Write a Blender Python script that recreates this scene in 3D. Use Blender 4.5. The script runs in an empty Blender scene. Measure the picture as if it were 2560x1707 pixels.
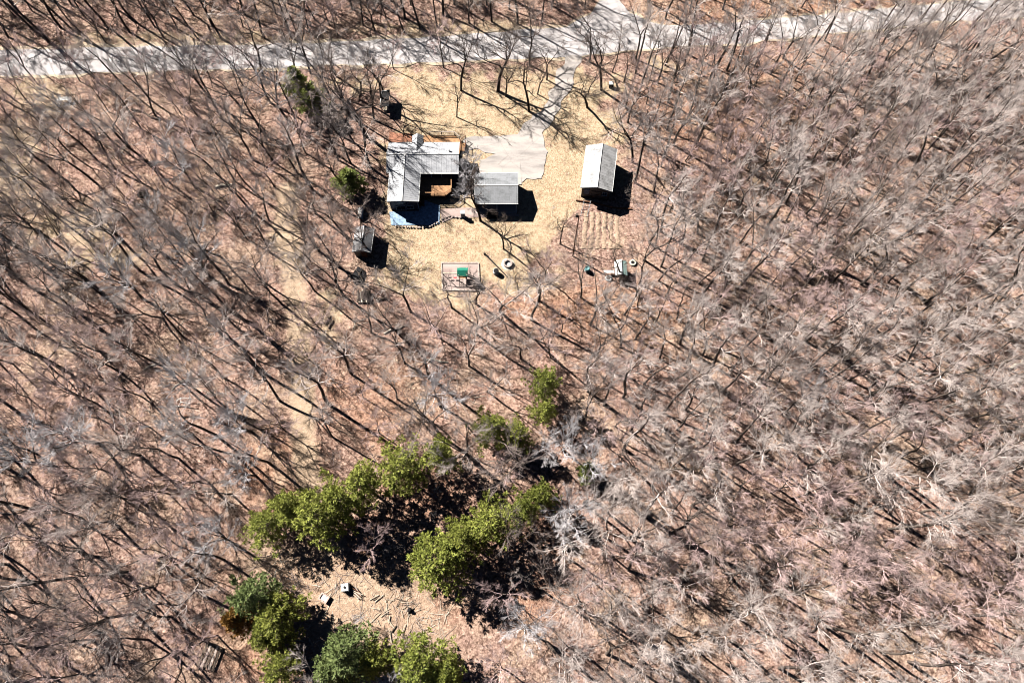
import bpy, bmesh, math, random
import numpy as np
from mathutils import Vector, Matrix

# ------------------------------------------------------------------ camera, sky, sun, exposure
S = bpy.context.scene
COL = S.collection
H, F, TILT = 100.0, 1707.0, math.radians(21)
cam = bpy.data.cameras.new('camera'); camo = bpy.data.objects.new('camera', cam); COL.objects.link(camo)
camo.location = (0, 0, H); camo.rotation_euler = (TILT, 0, 0)
cam.sensor_width = 36; cam.lens = 24.0; cam.clip_end = 3000
S.camera = camo
SUN_EL, SUN_DIR = math.radians(41), (-0.82, 0.57)          # towards the sun: up and to the left in the picture
w = bpy.data.worlds.new('World'); S.world = w; w.use_nodes = True
wn = w.node_tree.nodes; wl = w.node_tree.links
sky = wn.new('ShaderNodeTexSky'); sky.sky_type = 'NISHITA'; sky.sun_disc = False
sky.air_density = 0.13; sky.dust_density = 0.0; sky.altitude = 1500; sky.sun_elevation = SUN_EL; sky.sun_rotation = math.atan2(SUN_DIR[0], SUN_DIR[1])
bg = wn['Background']; bg.inputs['Strength'].default_value = 0.05
wl.new(sky.outputs[0], bg.inputs[0])
sl = bpy.data.lights.new('sun', 'SUN'); sl.energy = 5.0; sl.angle = math.radians(0.5); sl.color = (1, 0.95, 0.88)
so = bpy.data.objects.new('sun', sl); COL.objects.link(so)
so.rotation_euler = Vector((SUN_DIR[0] * math.cos(SUN_EL), SUN_DIR[1] * math.cos(SUN_EL), math.sin(SUN_EL))).to_track_quat('Z', 'Y').to_euler()
S.view_settings.view_transform = 'Standard'; S.view_settings.look = 'None'
S.view_settings.exposure = 1.33; S.view_settings.gamma = 1; S.view_settings.use_curve_mapping = False
S.cycles.max_bounces = 4; S.cycles.filter_width = 1.0; S.cycles.diffuse_bounces = 0

CT, ST = math.cos(TILT), math.sin(TILT)
def g(px, py, z=0.0):
    """ground (or height z) point under a pixel of the 2560 x 1707 photograph"""
    u = (px - 1280) / F; v = (853.5 - py) / F
    s = (H - z) / (CT - v * ST)
    return (u * s, (v * CT + ST) * s)
def gv(px, py, z=0.0):
    a = g(px, py, z); return Vector((a[0], a[1], z))
def gpoly(pts): return np.array([g(*q) for q in pts])
R_ = random.Random(11)
NR = np.random.default_rng(5)

# ------------------------------------------------------------------ materials
def nmat(name):
    m = bpy.data.materials.new(name); m.use_nodes = True
    nt = m.node_tree; b = nt.nodes['Principled BSDF']
    b.inputs['Specular IOR Level'].default_value = 0.2
    return m, nt, b
def node(nt, t, **kw):
    n = nt.nodes.new(t)
    for k, v in kw.items(): setattr(n, k, v)
    return n
def noise(nt, vec, scale, detail=4, rough=0.6, dist=0.0):
    n = node(nt, 'ShaderNodeTexNoise'); n.inputs['Scale'].default_value = scale
    n.inputs['Detail'].default_value = detail; n.inputs['Roughness'].default_value = rough; n.inputs['Distortion'].default_value = dist
    nt.links.new(vec, n.inputs['Vector']); return n.outputs['Fac']
def ramp(nt, fac, stops):
    r = node(nt, 'ShaderNodeValToRGB'); e = r.color_ramp.elements
    while len(e) < len(stops): e.new(0.5)
    for i, (p, c) in enumerate(stops):
        e[i].position = p; e[i].color = (*c, 1)
    nt.links.new(fac, r.inputs[0]); return r.outputs[0]
def mix(nt, f, a, b, mode='MIX'):
    n = node(nt, 'ShaderNodeMix', data_type='RGBA', blend_type=mode)
    for s, v in ((n.inputs[0], f), (n.inputs[6], a), (n.inputs[7], b)):
        if isinstance(v, (int, float)): s.default_value = v
        elif isinstance(v, tuple): s.default_value = (*v, 1)
        else: nt.links.new(v, s)
    return n.outputs[2]
def bump(nt, b, h, dist=0.05, strength=0.6):
    n = node(nt, 'ShaderNodeBump'); n.inputs['Distance'].default_value = dist; n.inputs['Strength'].default_value = strength
    nt.links.new(h, n.inputs['Height']); nt.links.new(n.outputs[0], b.inputs['Normal'])
def mat(name, col, rough=0.7, var=0.25, scale=3.0, metal=0.0, bmp=0.0):
    m, nt, b = nmat(name)
    tc = node(nt, 'ShaderNodeTexCoord').outputs['Object']
    f = noise(nt, tc, scale, 5)
    lo = tuple(c * (1 - var) for c in col); hi = tuple(min(0.9, c * (1 + var)) for c in col)
    nt.links.new(ramp(nt, f, [(0.3, lo), (0.7, hi)]), b.inputs['Base Color'])
    b.inputs['Roughness'].default_value = rough; b.inputs['Metallic'].default_value = metal
    if bmp: bump(nt, b, noise(nt, tc, scale * 6, 4), bmp)
    return m
def bark(name, dark, light, tint):
    """grey wood whose shade differs from tree to tree"""
    m, nt, b = nmat(name)
    tc = node(nt, 'ShaderNodeTexCoord').outputs['Object']
    oi = node(nt, 'ShaderNodeObjectInfo').outputs['Random']
    base = mix(nt, oi, dark, light)
    f = noise(nt, tc, 0.9, 3)
    c = mix(nt, f, base, tint)
    nt.links.new(c, b.inputs['Base Color']); b.inputs['Roughness'].default_value = 0.85
    return m
def needles(name, c1, c2, c3):
    m, nt, b = nmat(name)
    tc = node(nt, 'ShaderNodeTexCoord').outputs['Object']
    f = noise(nt, tc, 0.9, 4, 0.7)
    oi = node(nt, 'ShaderNodeObjectInfo').outputs['Random']
    c = mix(nt, oi, ramp(nt, f, [(0.32, c1), (0.55, c2), (0.72, c3)]), ramp(nt, f, [(0.3, c2), (0.75, c3)]))
    nt.links.new(c, b.inputs['Base Color']); b.inputs['Roughness'].default_value = 0.6
    tr = node(nt, 'ShaderNodeBsdfTranslucent'); nt.links.new(c, tr.inputs[0])
    ms = node(nt, 'ShaderNodeMixShader'); ms.inputs[0].default_value = 0.25
    nt.links.new(b.outputs[0], ms.inputs[1]); nt.links.new(tr.outputs[0], ms.inputs[2])
    nt.links.new(ms.outputs[0], nt.nodes['Material Output'].inputs[0])
    return m
def siding(name, col, pitch=0.2):
    m, nt, b = nmat(name)
    tc = node(nt, 'ShaderNodeTexCoord').outputs['Object']
    wv = node(nt, 'ShaderNodeTexWave', wave_type='BANDS', bands_direction='Z', wave_profile='SAW'); wv.inputs['Scale'].default_value = 0.314 / pitch
    nt.links.new(tc, wv.inputs['Vector'])
    f = noise(nt, tc, 1.5, 4)
    nt.links.new(ramp(nt, f, [(0.3, tuple(c * 0.8 for c in col)), (0.7, tuple(c * 1.2 for c in col))]), b.inputs['Base Color'])
    bump(nt, b, wv.outputs['Fac'], 0.02, 0.8)
    return m
def roofmat(name, col, stain):
    m, nt, b = nmat(name)
    tc = node(nt, 'ShaderNodeTexCoord').outputs['Object']
    f = noise(nt, tc, 0.8, 6, 0.7); f2 = noise(nt, tc, 9, 3, 0.7)
    c = ramp(nt, f, [(0.34, stain), (0.56, col)])
    c = mix(nt, 0.45, c, ramp(nt, f2, [(0.3, (0.45, 0.45, 0.46)), (0.6, (1, 1, 1))]), 'MULTIPLY')
    nt.links.new(c, b.inputs['Base Color']); b.inputs['Roughness'].default_value = 0.55
    return m

M = {}
M['white'] = mat('white_paint', (0.78, 0.78, 0.76), 0.6, 0.1, 2)
M['pale'] = mat('pale_grey', (0.6, 0.6, 0.6), 0.6, 0.15, 3)
M['navy'] = siding('navy_siding', (0.035, 0.045, 0.085))
M['char'] = siding('charcoal_siding', (0.03, 0.033, 0.045))
M['roof'] = roofmat('house_roofing', (0.50, 0.51, 0.54), (0.34, 0.35, 0.38))
M['roof2'] = roofmat('garage_roofing', (0.29, 0.30, 0.32), (0.19, 0.20, 0.21))
M['roof3'] = roofmat('barn_roofing', (0.44, 0.44, 0.45), (0.22, 0.22, 0.22))
M['roof4'] = roofmat('shed_roofing', (0.3, 0.3, 0.31), (0.18, 0.18, 0.2))
M['cedar'] = mat('cedar_boards', (0.44, 0.245, 0.13), 0.7, 0.3, 2.5)
M['brown'] = mat('brown_timber', (0.16, 0.075, 0.045), 0.8, 0.3, 3)
M['greywood'] = mat('weathered_timber', (0.42, 0.35, 0.31), 0.85, 0.3, 3)
M['palewood'] = mat('split_wood', (0.52, 0.44, 0.34), 0.85, 0.3, 4)
M['log'] = mat('log_bark', (0.13, 0.1, 0.08), 0.9, 0.4, 3, bmp=0.03)
M['dead'] = mat('bleached_wood', (0.62, 0.55, 0.46), 0.85, 0.25, 2)
M['black'] = mat('black_paint', (0.018, 0.018, 0.02), 0.95, 0.3, 4)
M['glass'] = mat('window_glass', (0.04, 0.05, 0.07), 0.15, 0.2, 2)
M['steel'] = mat('galvanised_steel', (0.45, 0.46, 0.47), 0.45, 0.2, 4, metal=0.6)
M['green'] = mat('green_canvas', (0.02, 0.20, 0.14), 0.6, 0.25, 2)
M['mint'] = mat('mint_sheet', (0.33, 0.48, 0.45), 0.6, 0.2, 2)
M['red'] = mat('red_plastic', (0.55, 0.08, 0.09), 0.4, 0.1, 3)
M['teal'] = mat('teal_plastic', (0.12, 0.25, 0.26), 0.5, 0.2, 3)
M['stone'] = mat('field_stone', (0.42, 0.35, 0.32), 0.9, 0.35, 2, bmp=0.05)
M['palestone'] = mat('pale_stone', (0.62, 0.58, 0.48), 0.9, 0.25, 3, bmp=0.03)
M['rubber'] = mat('tyre_rubber', (0.05, 0.05, 0.05), 0.8, 0.3, 4)
M['concrete'] = mat('patio_concrete', (0.46, 0.46, 0.47), 0.85, 0.2, 2, bmp=0.01)
M['bark'] = bark('tree_bark', (0.085, 0.065, 0.055), (0.19, 0.155, 0.13), (0.13, 0.10, 0.085))
M['twig'] = bark('grey_twigs', (0.50, 0.42, 0.395), (0.80, 0.69, 0.645), (0.68, 0.575, 0.535))
M['oaktwig'] = bark('brown_twigs', (0.21, 0.165, 0.15), (0.42, 0.345, 0.32), (0.34, 0.27, 0.25))
M['redtwig'] = bark('reddish_twigs', (0.62, 0.43, 0.42), (0.76, 0.57, 0.55), (0.68, 0.49, 0.47))
M['silvertwig'] = bark('silver_twigs', (0.60, 0.565, 0.59), (0.74, 0.70, 0.72), (0.66, 0.62, 0.64))
M['darkbark'] = bark('dark_bark', (0.06, 0.045, 0.04), (0.10, 0.08, 0.07), (0.08, 0.06, 0.05))
M['darktwig'] = bark('dark_twigs', (0.10, 0.075, 0.065), (0.19, 0.15, 0.13), (0.13, 0.1, 0.085))
M['needle'] = needles('pine_needles', (0.15, 0.195, 0.045), (0.30, 0.34, 0.07), (0.45, 0.46, 0.11))
M['spruce'] = needles('spruce_needles', (0.13, 0.175, 0.045), (0.25, 0.30, 0.075), (0.38, 0.41, 0.12))
M['blueneedle'] = needles('bluish_needles', (0.11, 0.165, 0.06), (0.21, 0.28, 0.10), (0.33, 0.38, 0.14))
M['rust'] = needles('rusty_needles', (0.25, 0.12, 0.03), (0.36, 0.19, 0.05), (0.45, 0.26, 0.08))

# ------------------------------------------------------------------ mesh helpers
class MB:
    def __init__(s): s.v = []; s.f = []
    def add(s, vs, fs):
        o = len(s.v); s.v += [tuple(v) for v in vs]; s.f += [tuple(o + i for i in f) for f in fs]; return s
    def box(s, c, d, rz=0.0, mtx=None):
        x, y, z = (k / 2 for k in d)
        vs = [Vector((sx * x, sy * y, sz * z)) for sz in (-1, 1) for sy in (-1, 1) for sx in (-1, 1)]
        rot = mtx or Matrix.Rotation(rz, 3, 'Z')
        return s.add([rot @ v + Vector(c) for v in vs], [(0, 2, 3, 1), (4, 5, 7, 6), (0, 1, 5, 4), (2, 6, 7, 3), (0, 4, 6, 2), (1, 3, 7, 5)])
    def bar(s, a, b, wd, ht=None):
        """box from a to b"""
        a, b = Vector(a), Vector(b); d = b - a; q = d.to_track_quat('X', 'Z').to_matrix()
        return s.box((a + b) / 2, (d.length, wd, ht or wd), mtx=q)
    def tube(s, pts, rad, n=8, cap=True):
        pts = [Vector(p) for p in pts]; rad = [rad] * len(pts) if isinstance(rad, (int, float)) else rad
        o = []
        for i, p in enumerate(pts):
            d = (pts[min(i + 1, len(pts) - 1)] - pts[max(i - 1, 0)]).normalized()
            u = d.orthogonal().normalized(); v = d.cross(u)
            if i and u.dot(pu) < 0.99:
                u = (pu - d * pu.dot(d)).normalized(); v = d.cross(u)
            pu = u
            o += [p + (u * math.cos(2 * math.pi * k / n) + v * math.sin(2 * math.pi * k / n)) * rad[i] for k in range(n)]
        f = [(i * n + k, i * n + (k + 1) % n, (i + 1) * n + (k + 1) % n, (i + 1) * n + k) for i in range(len(pts) - 1) for k in range(n)]
        if cap: f += [tuple(range(n))[::-1], tuple(range((len(pts) - 1) * n, len(pts) * n))]
        return s.add(o, f)
    def lathe(s, prof, c=(0, 0, 0), n=20):
        c = Vector(c)
        o = [c + Vector((r * math.cos(2 * math.pi * k / n), r * math.sin(2 * math.pi * k / n), z)) for r, z in prof for k in range(n)]
        f = [(i * n + k, i * n + (k + 1) % n, (i + 1) * n + (k + 1) % n, (i + 1) * n + k) for i in range(len(prof) - 1) for k in range(n)]
        return s.add(o, f)
    def prism(s, poly, z0, z1):
        n = len(poly)
        vs = [(x, y, z0) for x, y in poly] + [(x, y, z1) for x, y in poly]
        return s.add(vs, [tuple(range(n))[::-1], tuple(range(n, 2 * n))] + [(i, (i + 1) % n, n + (i + 1) % n, n + i) for i in range(n)])
    def mesh(s, name, m, bevel=0.0, smooth=False):
        me = bpy.data.meshes.new(name); me.from_pydata(s.v, [], s.f)
        bm = bmesh.new(); bm.from_mesh(me); bmesh.ops.recalc_face_normals(bm, faces=bm.faces)
        if bevel:
            bmesh.ops.bevel(bm, geom=[e for e in bm.edges], offset=bevel, segments=1, affect='EDGES', clamp_overlap=True)
        bm.to_mesh(me); bm.free()
        if smooth:
            for p in me.polygons: p.use_smooth = True
        me.materials.append(m); return me
    def build(s, name, m, parent=None, bevel=0.0, smooth=False):
        return link(name, s.mesh(name, m, bevel, smooth), parent)
def link(name, me, parent=None):
    o = bpy.data.objects.new(name, me); COL.objects.link(o)
    if parent: o.parent = parent
    return o
def tag(o, label=None, cat=None, group=None, kind=None):
    for k, v in (('label', label), ('category', cat), ('group', group), ('kind', kind)):
        if v: o[k] = v
    return o
def thing(name, label, cat, loc=(0, 0, 0), rz=0.0, group=None):
    o = bpy.data.objects.new(name, None); COL.objects.link(o)
    o.location = loc if len(loc) == 3 else (*loc, 0); o.rotation_euler = (0, 0, rz); o.empty_display_size = 0.3
    return tag(o, label, cat, group)
def fastmesh(name, V, Fq, m):
    me = bpy.data.meshes.new(name)
    k = Fq.shape[1]
    me.vertices.add(len(V)); me.vertices.foreach_set('co', np.ascontiguousarray(V, dtype=np.float32).ravel())
    me.loops.add(Fq.size); me.loops.foreach_set('vertex_index', np.ascontiguousarray(Fq, dtype=np.int32).ravel())
    me.polygons.add(len(Fq)); me.polygons.foreach_set('loop_start', np.arange(len(Fq), dtype=np.int32) * k)
    me.update(calc_edges=True); me.materials.append(m); return me

# ------------------------------------------------------------------ regions of the place (pixel outlines of the photograph put on the ground)
LAWN = gpoly([(790, 205), (960, 185), (1200, 172), (1430, 168), (1555, 205), (1552, 330), (1575, 440), (1560, 520), (1470, 520), (1440, 580), (1390, 655), (1310, 735), (1200, 745), (1080, 770), (950, 720), (935, 600), (960, 560), (950, 330), (965, 240), (850, 235)])
CLEAR = gpoly([(655, 1370), (800, 1350), (1000, 1440), (1150, 1560), (1120, 1700), (900, 1707), (690, 1620), (560, 1600)])
ROAD_TOP = [(-400, 118), (0, 128), (300, 119), (653, 113), (860, 106), (1088, 93), (1415, 68), (1475, 36), (1503, 0), (1508, -160)]
ROAD_TOP2 = [(1562, -160), (1548, 0), (1575, 34), (1640, 60), (1700, 64), (1850, 56), (2013, 41), (2180, 26), (2340, 10), (2560, -6), (2900, -20)]
ROAD_BOT = [(2900, 40), (2560, 44), (2340, 56), (2180, 76), (2013, 92), (1850, 110), (1640, 122), (1500, 138), (1306, 149), (980, 160), (653, 171), (326, 182), (0, 191), (-400, 205)]
ROAD = gpoly(ROAD_TOP + ROAD_TOP2 + ROAD_BOT)
DRIVE = gpoly([(1408, 140), (1402, 180), (1384, 228), (1362, 262), (1330, 300), (1288, 330), (1225, 338), (1158, 343), (1160, 374), (1205, 378), (1240, 392), (1205, 402), (1198, 460), (1240, 458), (1290, 470), (1310, 455), (1357, 450), (1359, 380), (1360, 330), (1390, 290), (1414, 250), (1436, 205), (1446, 165), (1452, 140)])
TRACK = [(718, 480), (720, 560), (735, 700), (748, 820), (755, 950), (757, 1080), (768, 1190), (795, 1290), (830, 1370)]
TRACKW = np.array([g(*q) for q in TRACK])

def polydist(P, Q):
    """signed distance of points P to polygon Q (inside positive)"""
    d2 = np.full(len(P), 1e9); ins = np.zeros(len(P), bool)
    for i in range(len(Q)):
        a, b = Q[i], Q[(i + 1) % len(Q)]; ab = b - a; ap = P - a
        t = np.clip((ap @ ab) / (ab @ ab + 1e-9), 0, 1)
        d2 = np.minimum(d2, ((ap - t[:, None] * ab) ** 2).sum(1))
        c = (a[1] > P[:, 1]) != (b[1] > P[:, 1])
        xi = a[0] + (P[:, 1] - a[1]) / (ab[1] if abs(ab[1]) > 1e-9 else 1e-9) * ab[0]
        ins ^= c & (P[:, 0] < xi)
    return np.where(ins, 1, -1) * np.sqrt(d2)
def linedist(P, L):
    d2 = np.full(len(P), 1e9)
    for i in range(len(L) - 1):
        a, b = L[i], L[i + 1]; ab = b - a; ap = P - a
        t = np.clip((ap @ ab) / (ab @ ab), 0, 1)
        d2 = np.minimum(d2, ((ap - t[:, None] * ab) ** 2).sum(1))
    return np.sqrt(d2)
_ng = np.random.default_rng(3).random((256, 256))
def vnoise(P, s, off=0):
    q = P * s + 300 + off * 17.3; i = np.floor(q).astype(int); f = q - i; f = f * f * (3 - 2 * f); i %= 256; j = (i + 1) % 256
    a = _ng[i[:, 0], i[:, 1]] * (1 - f[:, 0]) + _ng[j[:, 0], i[:, 1]] * f[:, 0]
    b = _ng[i[:, 0], j[:, 1]] * (1 - f[:, 0]) + _ng[j[:, 0], j[:, 1]] * f[:, 0]
    return a * (1 - f[:, 1]) + b * f[:, 1]
def sstep(x, a, b):
    t = np.clip((x - a) / (b - a), 0, 1); return t * t * (3 - 2 * t)
def pxof(P, z=0.0):
    wv = P[:, 1] * ST + (H - z) * CT
    return np.stack([1280 + F * P[:, 0] / wv, 853.5 - F * (P[:, 1] * CT - (H - z) * ST) / wv], 1)

# ------------------------------------------------------------------ ground
xs = np.concatenate([[-1500, -700, -300, -180], np.arange(-125, 125.1, 0.75), [180, 300, 700, 1500]])
ys = np.concatenate([[-1500, -700, -200, -60], np.arange(-25, 150.1, 0.75), [220, 400, 800, 1500]])
X, Y = np.meshgrid(xs, ys); P = np.stack([X.ravel(), Y.ravel()], 1)
wob = (vnoise(P, 0.25) - 0.5) * 4 + (vnoise(P, 0.9, 1) - 0.5) * 2
lawn = sstep(polydist(P, LAWN) + wob * 1.6, -2.5, 3.0)
px = pxof(P)
def patch(cx, cy, rx, ry, soft=0.5):
    d = np.sqrt(((px[:, 0] - cx) / rx) ** 2 + ((px[:, 1] - cy) / ry) ** 2) + wob * 0.12
    return 1 - sstep(d, 1 - soft, 1 + soft * 0.4)
dry = np.zeros(len(P))                                      # dry straw grass along the verges and in the glades
for a in [(450, 95, 520, 26), (1150, 70, 400, 30), (90, 225, 190, 45), (40, 360, 110, 90), (150, 560, 130, 80), (250, 640, 120, 50), (760, 205, 120, 30), (700, 600, 45, 90),
          (1490, 640, 130, 90), (1640, 160, 90, 40), (1900, 430, 60, 50), (2080, 250, 70, 50), (1810, 880, 90, 50), (2400, 900, 120, 80), (2250, 1560, 140, 70), (2050, 1480, 120, 70), (820, 800, 50, 110)]:
    dry = np.maximum(dry, patch(*a, soft=0.8) * (0.85 if a[0] < 900 or a[1] < 200 else 0.5))
lawn = np.maximum(lawn, dry)
orange = np.zeros(len(P))                                   # fresh rust coloured leaf litter
for a in [(1450, 760, 260, 60), (960, 1020, 160, 130), (900, 1480, 330, 160), (1060, 1240, 200, 90), (1900, 30, 420, 60), (1600, 100, 200, 40), (1010, 335, 60, 22), (1560, 800, 220, 80), (1300, 1420, 150, 200), (700, 1180, 130, 120), (1800, 250, 300, 150), (720, 1600, 200, 120)]:
    orange = np.maximum(orange, patch(*a))
orange = np.clip(orange * 0.9 + (vnoise(P, 0.07, 4) - 0.5) * 0.6, 0, 1) * (1 - lawn)
sandy = np.zeros(len(P))                                    # bare pale dirt of the neighbouring yard
for a in [(15, 430, 90, 130), (95, 255, 90, 40), (210, 580, 70, 45), (310, 645, 60, 30)]: sandy = np.maximum(sandy, patch(*a) * 0.9)
clear = sstep(polydist(P, CLEAR) + wob, -2, 2)
tr = linedist(P, TRACKW)
track = (1 - sstep(np.abs(tr + wob * 0.06), 1.4, 2.2)) * 0.9
Z = ((vnoise(P, 0.3, 7) - 0.5) * 0.16) * (1 - lawn) * (1 - sstep(polydist(P, ROAD), -4, -1)) * (np.abs(P[:, 0]) < 124)
nx, ny = len(xs), len(ys)
idx = np.arange(nx * ny).reshape(ny, nx)
Fq = np.stack([idx[:-1, :-1], idx[:-1, 1:], idx[1:, 1:], idx[1:, :-1]], -1).reshape(-1, 4)
m, nt, b = nmat('forest_floor')
at = node(nt, 'ShaderNodeAttribute', attribute_name='zone'); sep = node(nt, 'ShaderNodeSeparateColor'); nt.links.new(at.outputs['Color'], sep.inputs[0])
pos = node(nt, 'ShaderNodeTexCoord').outputs['Object']
n1 = noise(nt, pos, 0.35, 6, 0.65); n2 = noise(nt, pos, 1.6, 5, 0.7); n3 = noise(nt, pos, 5.5, 3, 0.75)
vo = node(nt, 'ShaderNodeTexVoronoi'); vo.inputs['Scale'].default_value = 4.5; nt.links.new(pos, vo.inputs['Vector'])
vs = node(nt, 'ShaderNodeSeparateColor'); nt.links.new(vo.outputs['Color'], vs.inputs[0])
lit = ramp(nt, n2, [(0.3, (0.125, 0.075, 0.062)), (0.45, (0.28, 0.185, 0.155)), (0.58, (0.42, 0.30, 0.255)), (0.74, (0.54, 0.42, 0.345))])
lit = mix(nt, mix(nt, 1.0, sep.outputs[1], (0.85, 0.85, 0.85), 'MULTIPLY'), lit, ramp(nt, n2, [(0.3, (0.17, 0.085, 0.06)), (0.5, (0.36, 0.215, 0.15)), (0.7, (0.50, 0.34, 0.245))]))
leaf = ramp(nt, vs.outputs[0], [(0.0, (0.28, 0.23, 0.21)), (0.3, (0.72, 0.66, 0.63)), (0.6, (0.98, 0.94, 0.9)), (1.0, (1.25, 1.2, 1.15))])
n0 = noise(nt, pos, 0.12, 5, 0.6, 0.6)
lit = mix(nt, ramp(nt, n0, [(0.46, (0, 0, 0)), (0.66, (0.7, 0.7, 0.7))]), lit, ramp(nt, n2, [(0.3, (0.15, 0.105, 0.08)), (0.5, (0.38, 0.29, 0.22)), (0.7, (0.55, 0.44, 0.34))]))
lit = mix(nt, 0.9, lit, leaf, 'MULTIPLY')
grs = ramp(nt, n2, [(0.3, (0.30, 0.22, 0.14)), (0.48, (0.47, 0.365, 0.25)), (0.7, (0.58, 0.475, 0.35))])
grs = mix(nt, ramp(nt, n1, [(0.47, (0, 0, 0)), (0.68, (0.6, 0.6, 0.6))]), grs, (0.38, 0.33, 0.17))
grs = mix(nt, ramp(nt, vs.outputs[1], [(0.76, (0, 0, 0)), (0.84, (0.6, 0.6, 0.6))]), grs, (0.30, 0.17, 0.10))
grs = mix(nt, 0.7, grs, ramp(nt, n3, [(0.3, (0.62, 0.6, 0.55)), (0.6, (1.05, 1.05, 1.05))]), 'MULTIPLY')
lf = node(nt, 'ShaderNodeMath', operation='MULTIPLY_ADD'); nt.links.new(n3, lf.inputs[0]); lf.inputs[1].default_value = 0.9; lf.inputs[2].default_value = -0.45
lg1 = node(nt, 'ShaderNodeMath', operation='MULTIPLY_ADD'); nt.links.new(n1, lg1.inputs[0]); lg1.inputs[1].default_value = -2.2; lg1.inputs[2].default_value = 0.82
lf2 = node(nt, 'ShaderNodeMath', operation='ADD'); nt.links.new(lf.outputs[0], lf2.inputs[0]); nt.links.new(sep.outputs[0], lf2.inputs[1])
lf3 = node(nt, 'ShaderNodeMath', operation='ADD'); nt.links.new(lf2.outputs[0], lf3.inputs[0]); nt.links.new(lg1.outputs[0], lf3.inputs[1])
c = mix(nt, ramp(nt, lf3.outputs[0], [(0.25, (0, 0, 0)), (0.7, (1, 1, 1))]), lit, grs)
sandc = mix(nt, 0.6, ramp(nt, n2, [(0.3, (0.40, 0.295, 0.20)), (0.7, (0.56, 0.43, 0.315))]), ramp(nt, n3, [(0.3, (0.6, 0.58, 0.56)), (0.6, (1.1, 1.1, 1.1))]), 'MULTIPLY')
c = mix(nt, sep.outputs[2], c, sandc)
nt.links.new(c, b.inputs['Base Color']); b.inputs['Roughness'].default_value = 0.95; b.inputs['Specular IOR Level'].default_value = 0.05
hs = node(nt, 'ShaderNodeMath', operation='ADD'); nt.links.new(vo.outputs['Distance'], hs.inputs[0]); nt.links.new(n3, hs.inputs[1])
bump(nt, b, hs.outputs[0], 0.10, 0.55)
me = fastmesh('ground', np.stack([P[:, 0], P[:, 1], Z], 1), Fq, m)
ca = me.color_attributes.new('zone', 'FLOAT_COLOR', 'POINT')
ca.data.foreach_set('color', np.stack([lawn, np.maximum(orange, 0.5 * clear), np.maximum(np.maximum(track * 0.9, clear * 0.5), sandy), np.ones(len(P))], 1).astype(np.float32).ravel())
for p in me.polygons: p.use_smooth = True
tag(link('ground', me), kind='structure')

def sheet(name, poly, z, m, rough=0.0, step=1.5, ang=None):
    """a flat sheet with an uneven edge"""
    pts = []
    for i in range(len(poly)):
        a, b2 = poly[i], poly[(i + 1) % len(poly)]; L = np.linalg.norm(b2 - a); k = max(1, int(L / step))
        for j in range(k):
            q = a + (b2 - a) * j / k; qq = q[None, :]
            pts.append(q + np.array([vnoise(qq, 0.55, 21)[0] - 0.5, vnoise(qq, 0.55, 23)[0] - 0.5]) * rough * 1.8 + (NR.random(2) - 0.5) * rough * 0.18)
    bm = bmesh.new(); vs_ = [bm.verts.new((x, y, z)) for x, y in pts]; f = bm.faces.new(vs_); f.normal_update()
    if f.normal.z < 0: f.normal_flip()
    bmesh.ops.triangulate(bm, faces=[f]); me = bpy.data.meshes.new(name); bm.to_mesh(me); bm.free(); me.materials.append(m)
    return link(name, me)
def pavemat(name, a, bcol, cc, crack=0.5):
    m, nt, b = nmat(name)
    pos = node(nt, 'ShaderNodeTexCoord').outputs['Object']
    mp = node(nt, 'ShaderNodeMapping'); mp.inputs['Scale'].default_value = (0.25, 1, 1); nt.links.new(pos, mp.inputs[0])
    c = ramp(nt, noise(nt, mp.outputs[0], 0.5, 6, 0.65), [(0.3, a), (0.5, bcol), (0.7, cc)])
    c = mix(nt, 0.5, c, ramp(nt, noise(nt, pos, 7, 3, 0.8), [(0.3, (0.72, 0.7, 0.7)), (0.6, (1.05, 1.05, 1.05))]), 'MULTIPLY')
    v = node(nt, 'ShaderNodeTexVoronoi', feature='DISTANCE_TO_EDGE'); v.inputs['Scale'].default_value = 0.22
    nt.links.new(pos, v.inputs['Vector'])
    c = mix(nt, crack, c, ramp(nt, v.outputs['Distance'], [(0.0, (0.55, 0.53, 0.52)), (0.012, (1, 1, 1))]), 'MULTIPLY')
    nt.links.new(c, b.inputs['Base Color']); b.inputs['Roughness'].default_value = 0.9; bump(nt, b, noise(nt, pos, 18, 3), 0.02, 0.4)
    return m
M['road'] = pavemat('old_asphalt', (0.42, 0.40, 0.405), (0.49, 0.46, 0.46), (0.55, 0.51, 0.50))
M['drive'] = pavemat('driveway_asphalt', (0.24, 0.22, 0.21), (0.40, 0.365, 0.345), (0.54, 0.48, 0.43))
M['gravel'] = pavemat('road_shoulder', (0.42, 0.34, 0.25), (0.52, 0.42, 0.31), (0.58, 0.48, 0.36), 0)
M['slab'] = pavemat('concrete_slab', (0.32, 0.295, 0.28), (0.43, 0.39, 0.365), (0.51, 0.46, 0.42), 0.5)
sh = [(q[0], q[1] - 6) for q in ROAD_TOP] + [(q[0], q[1] - 5) for q in ROAD_TOP2] + [(q[0], q[1] + 5) for q in ROAD_BOT]
zr = 0.09
tag(sheet('road_shoulder', gpoly(sh), zr - 0.004, M['gravel'], 0.9), kind='structure')
tag(sheet('road', ROAD, zr, M['road'], 0.35), kind='structure')
tag(sheet('driveway', DRIVE, zr + 0.004, M['drive'], 0.9, 0.6), kind='structure')

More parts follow.
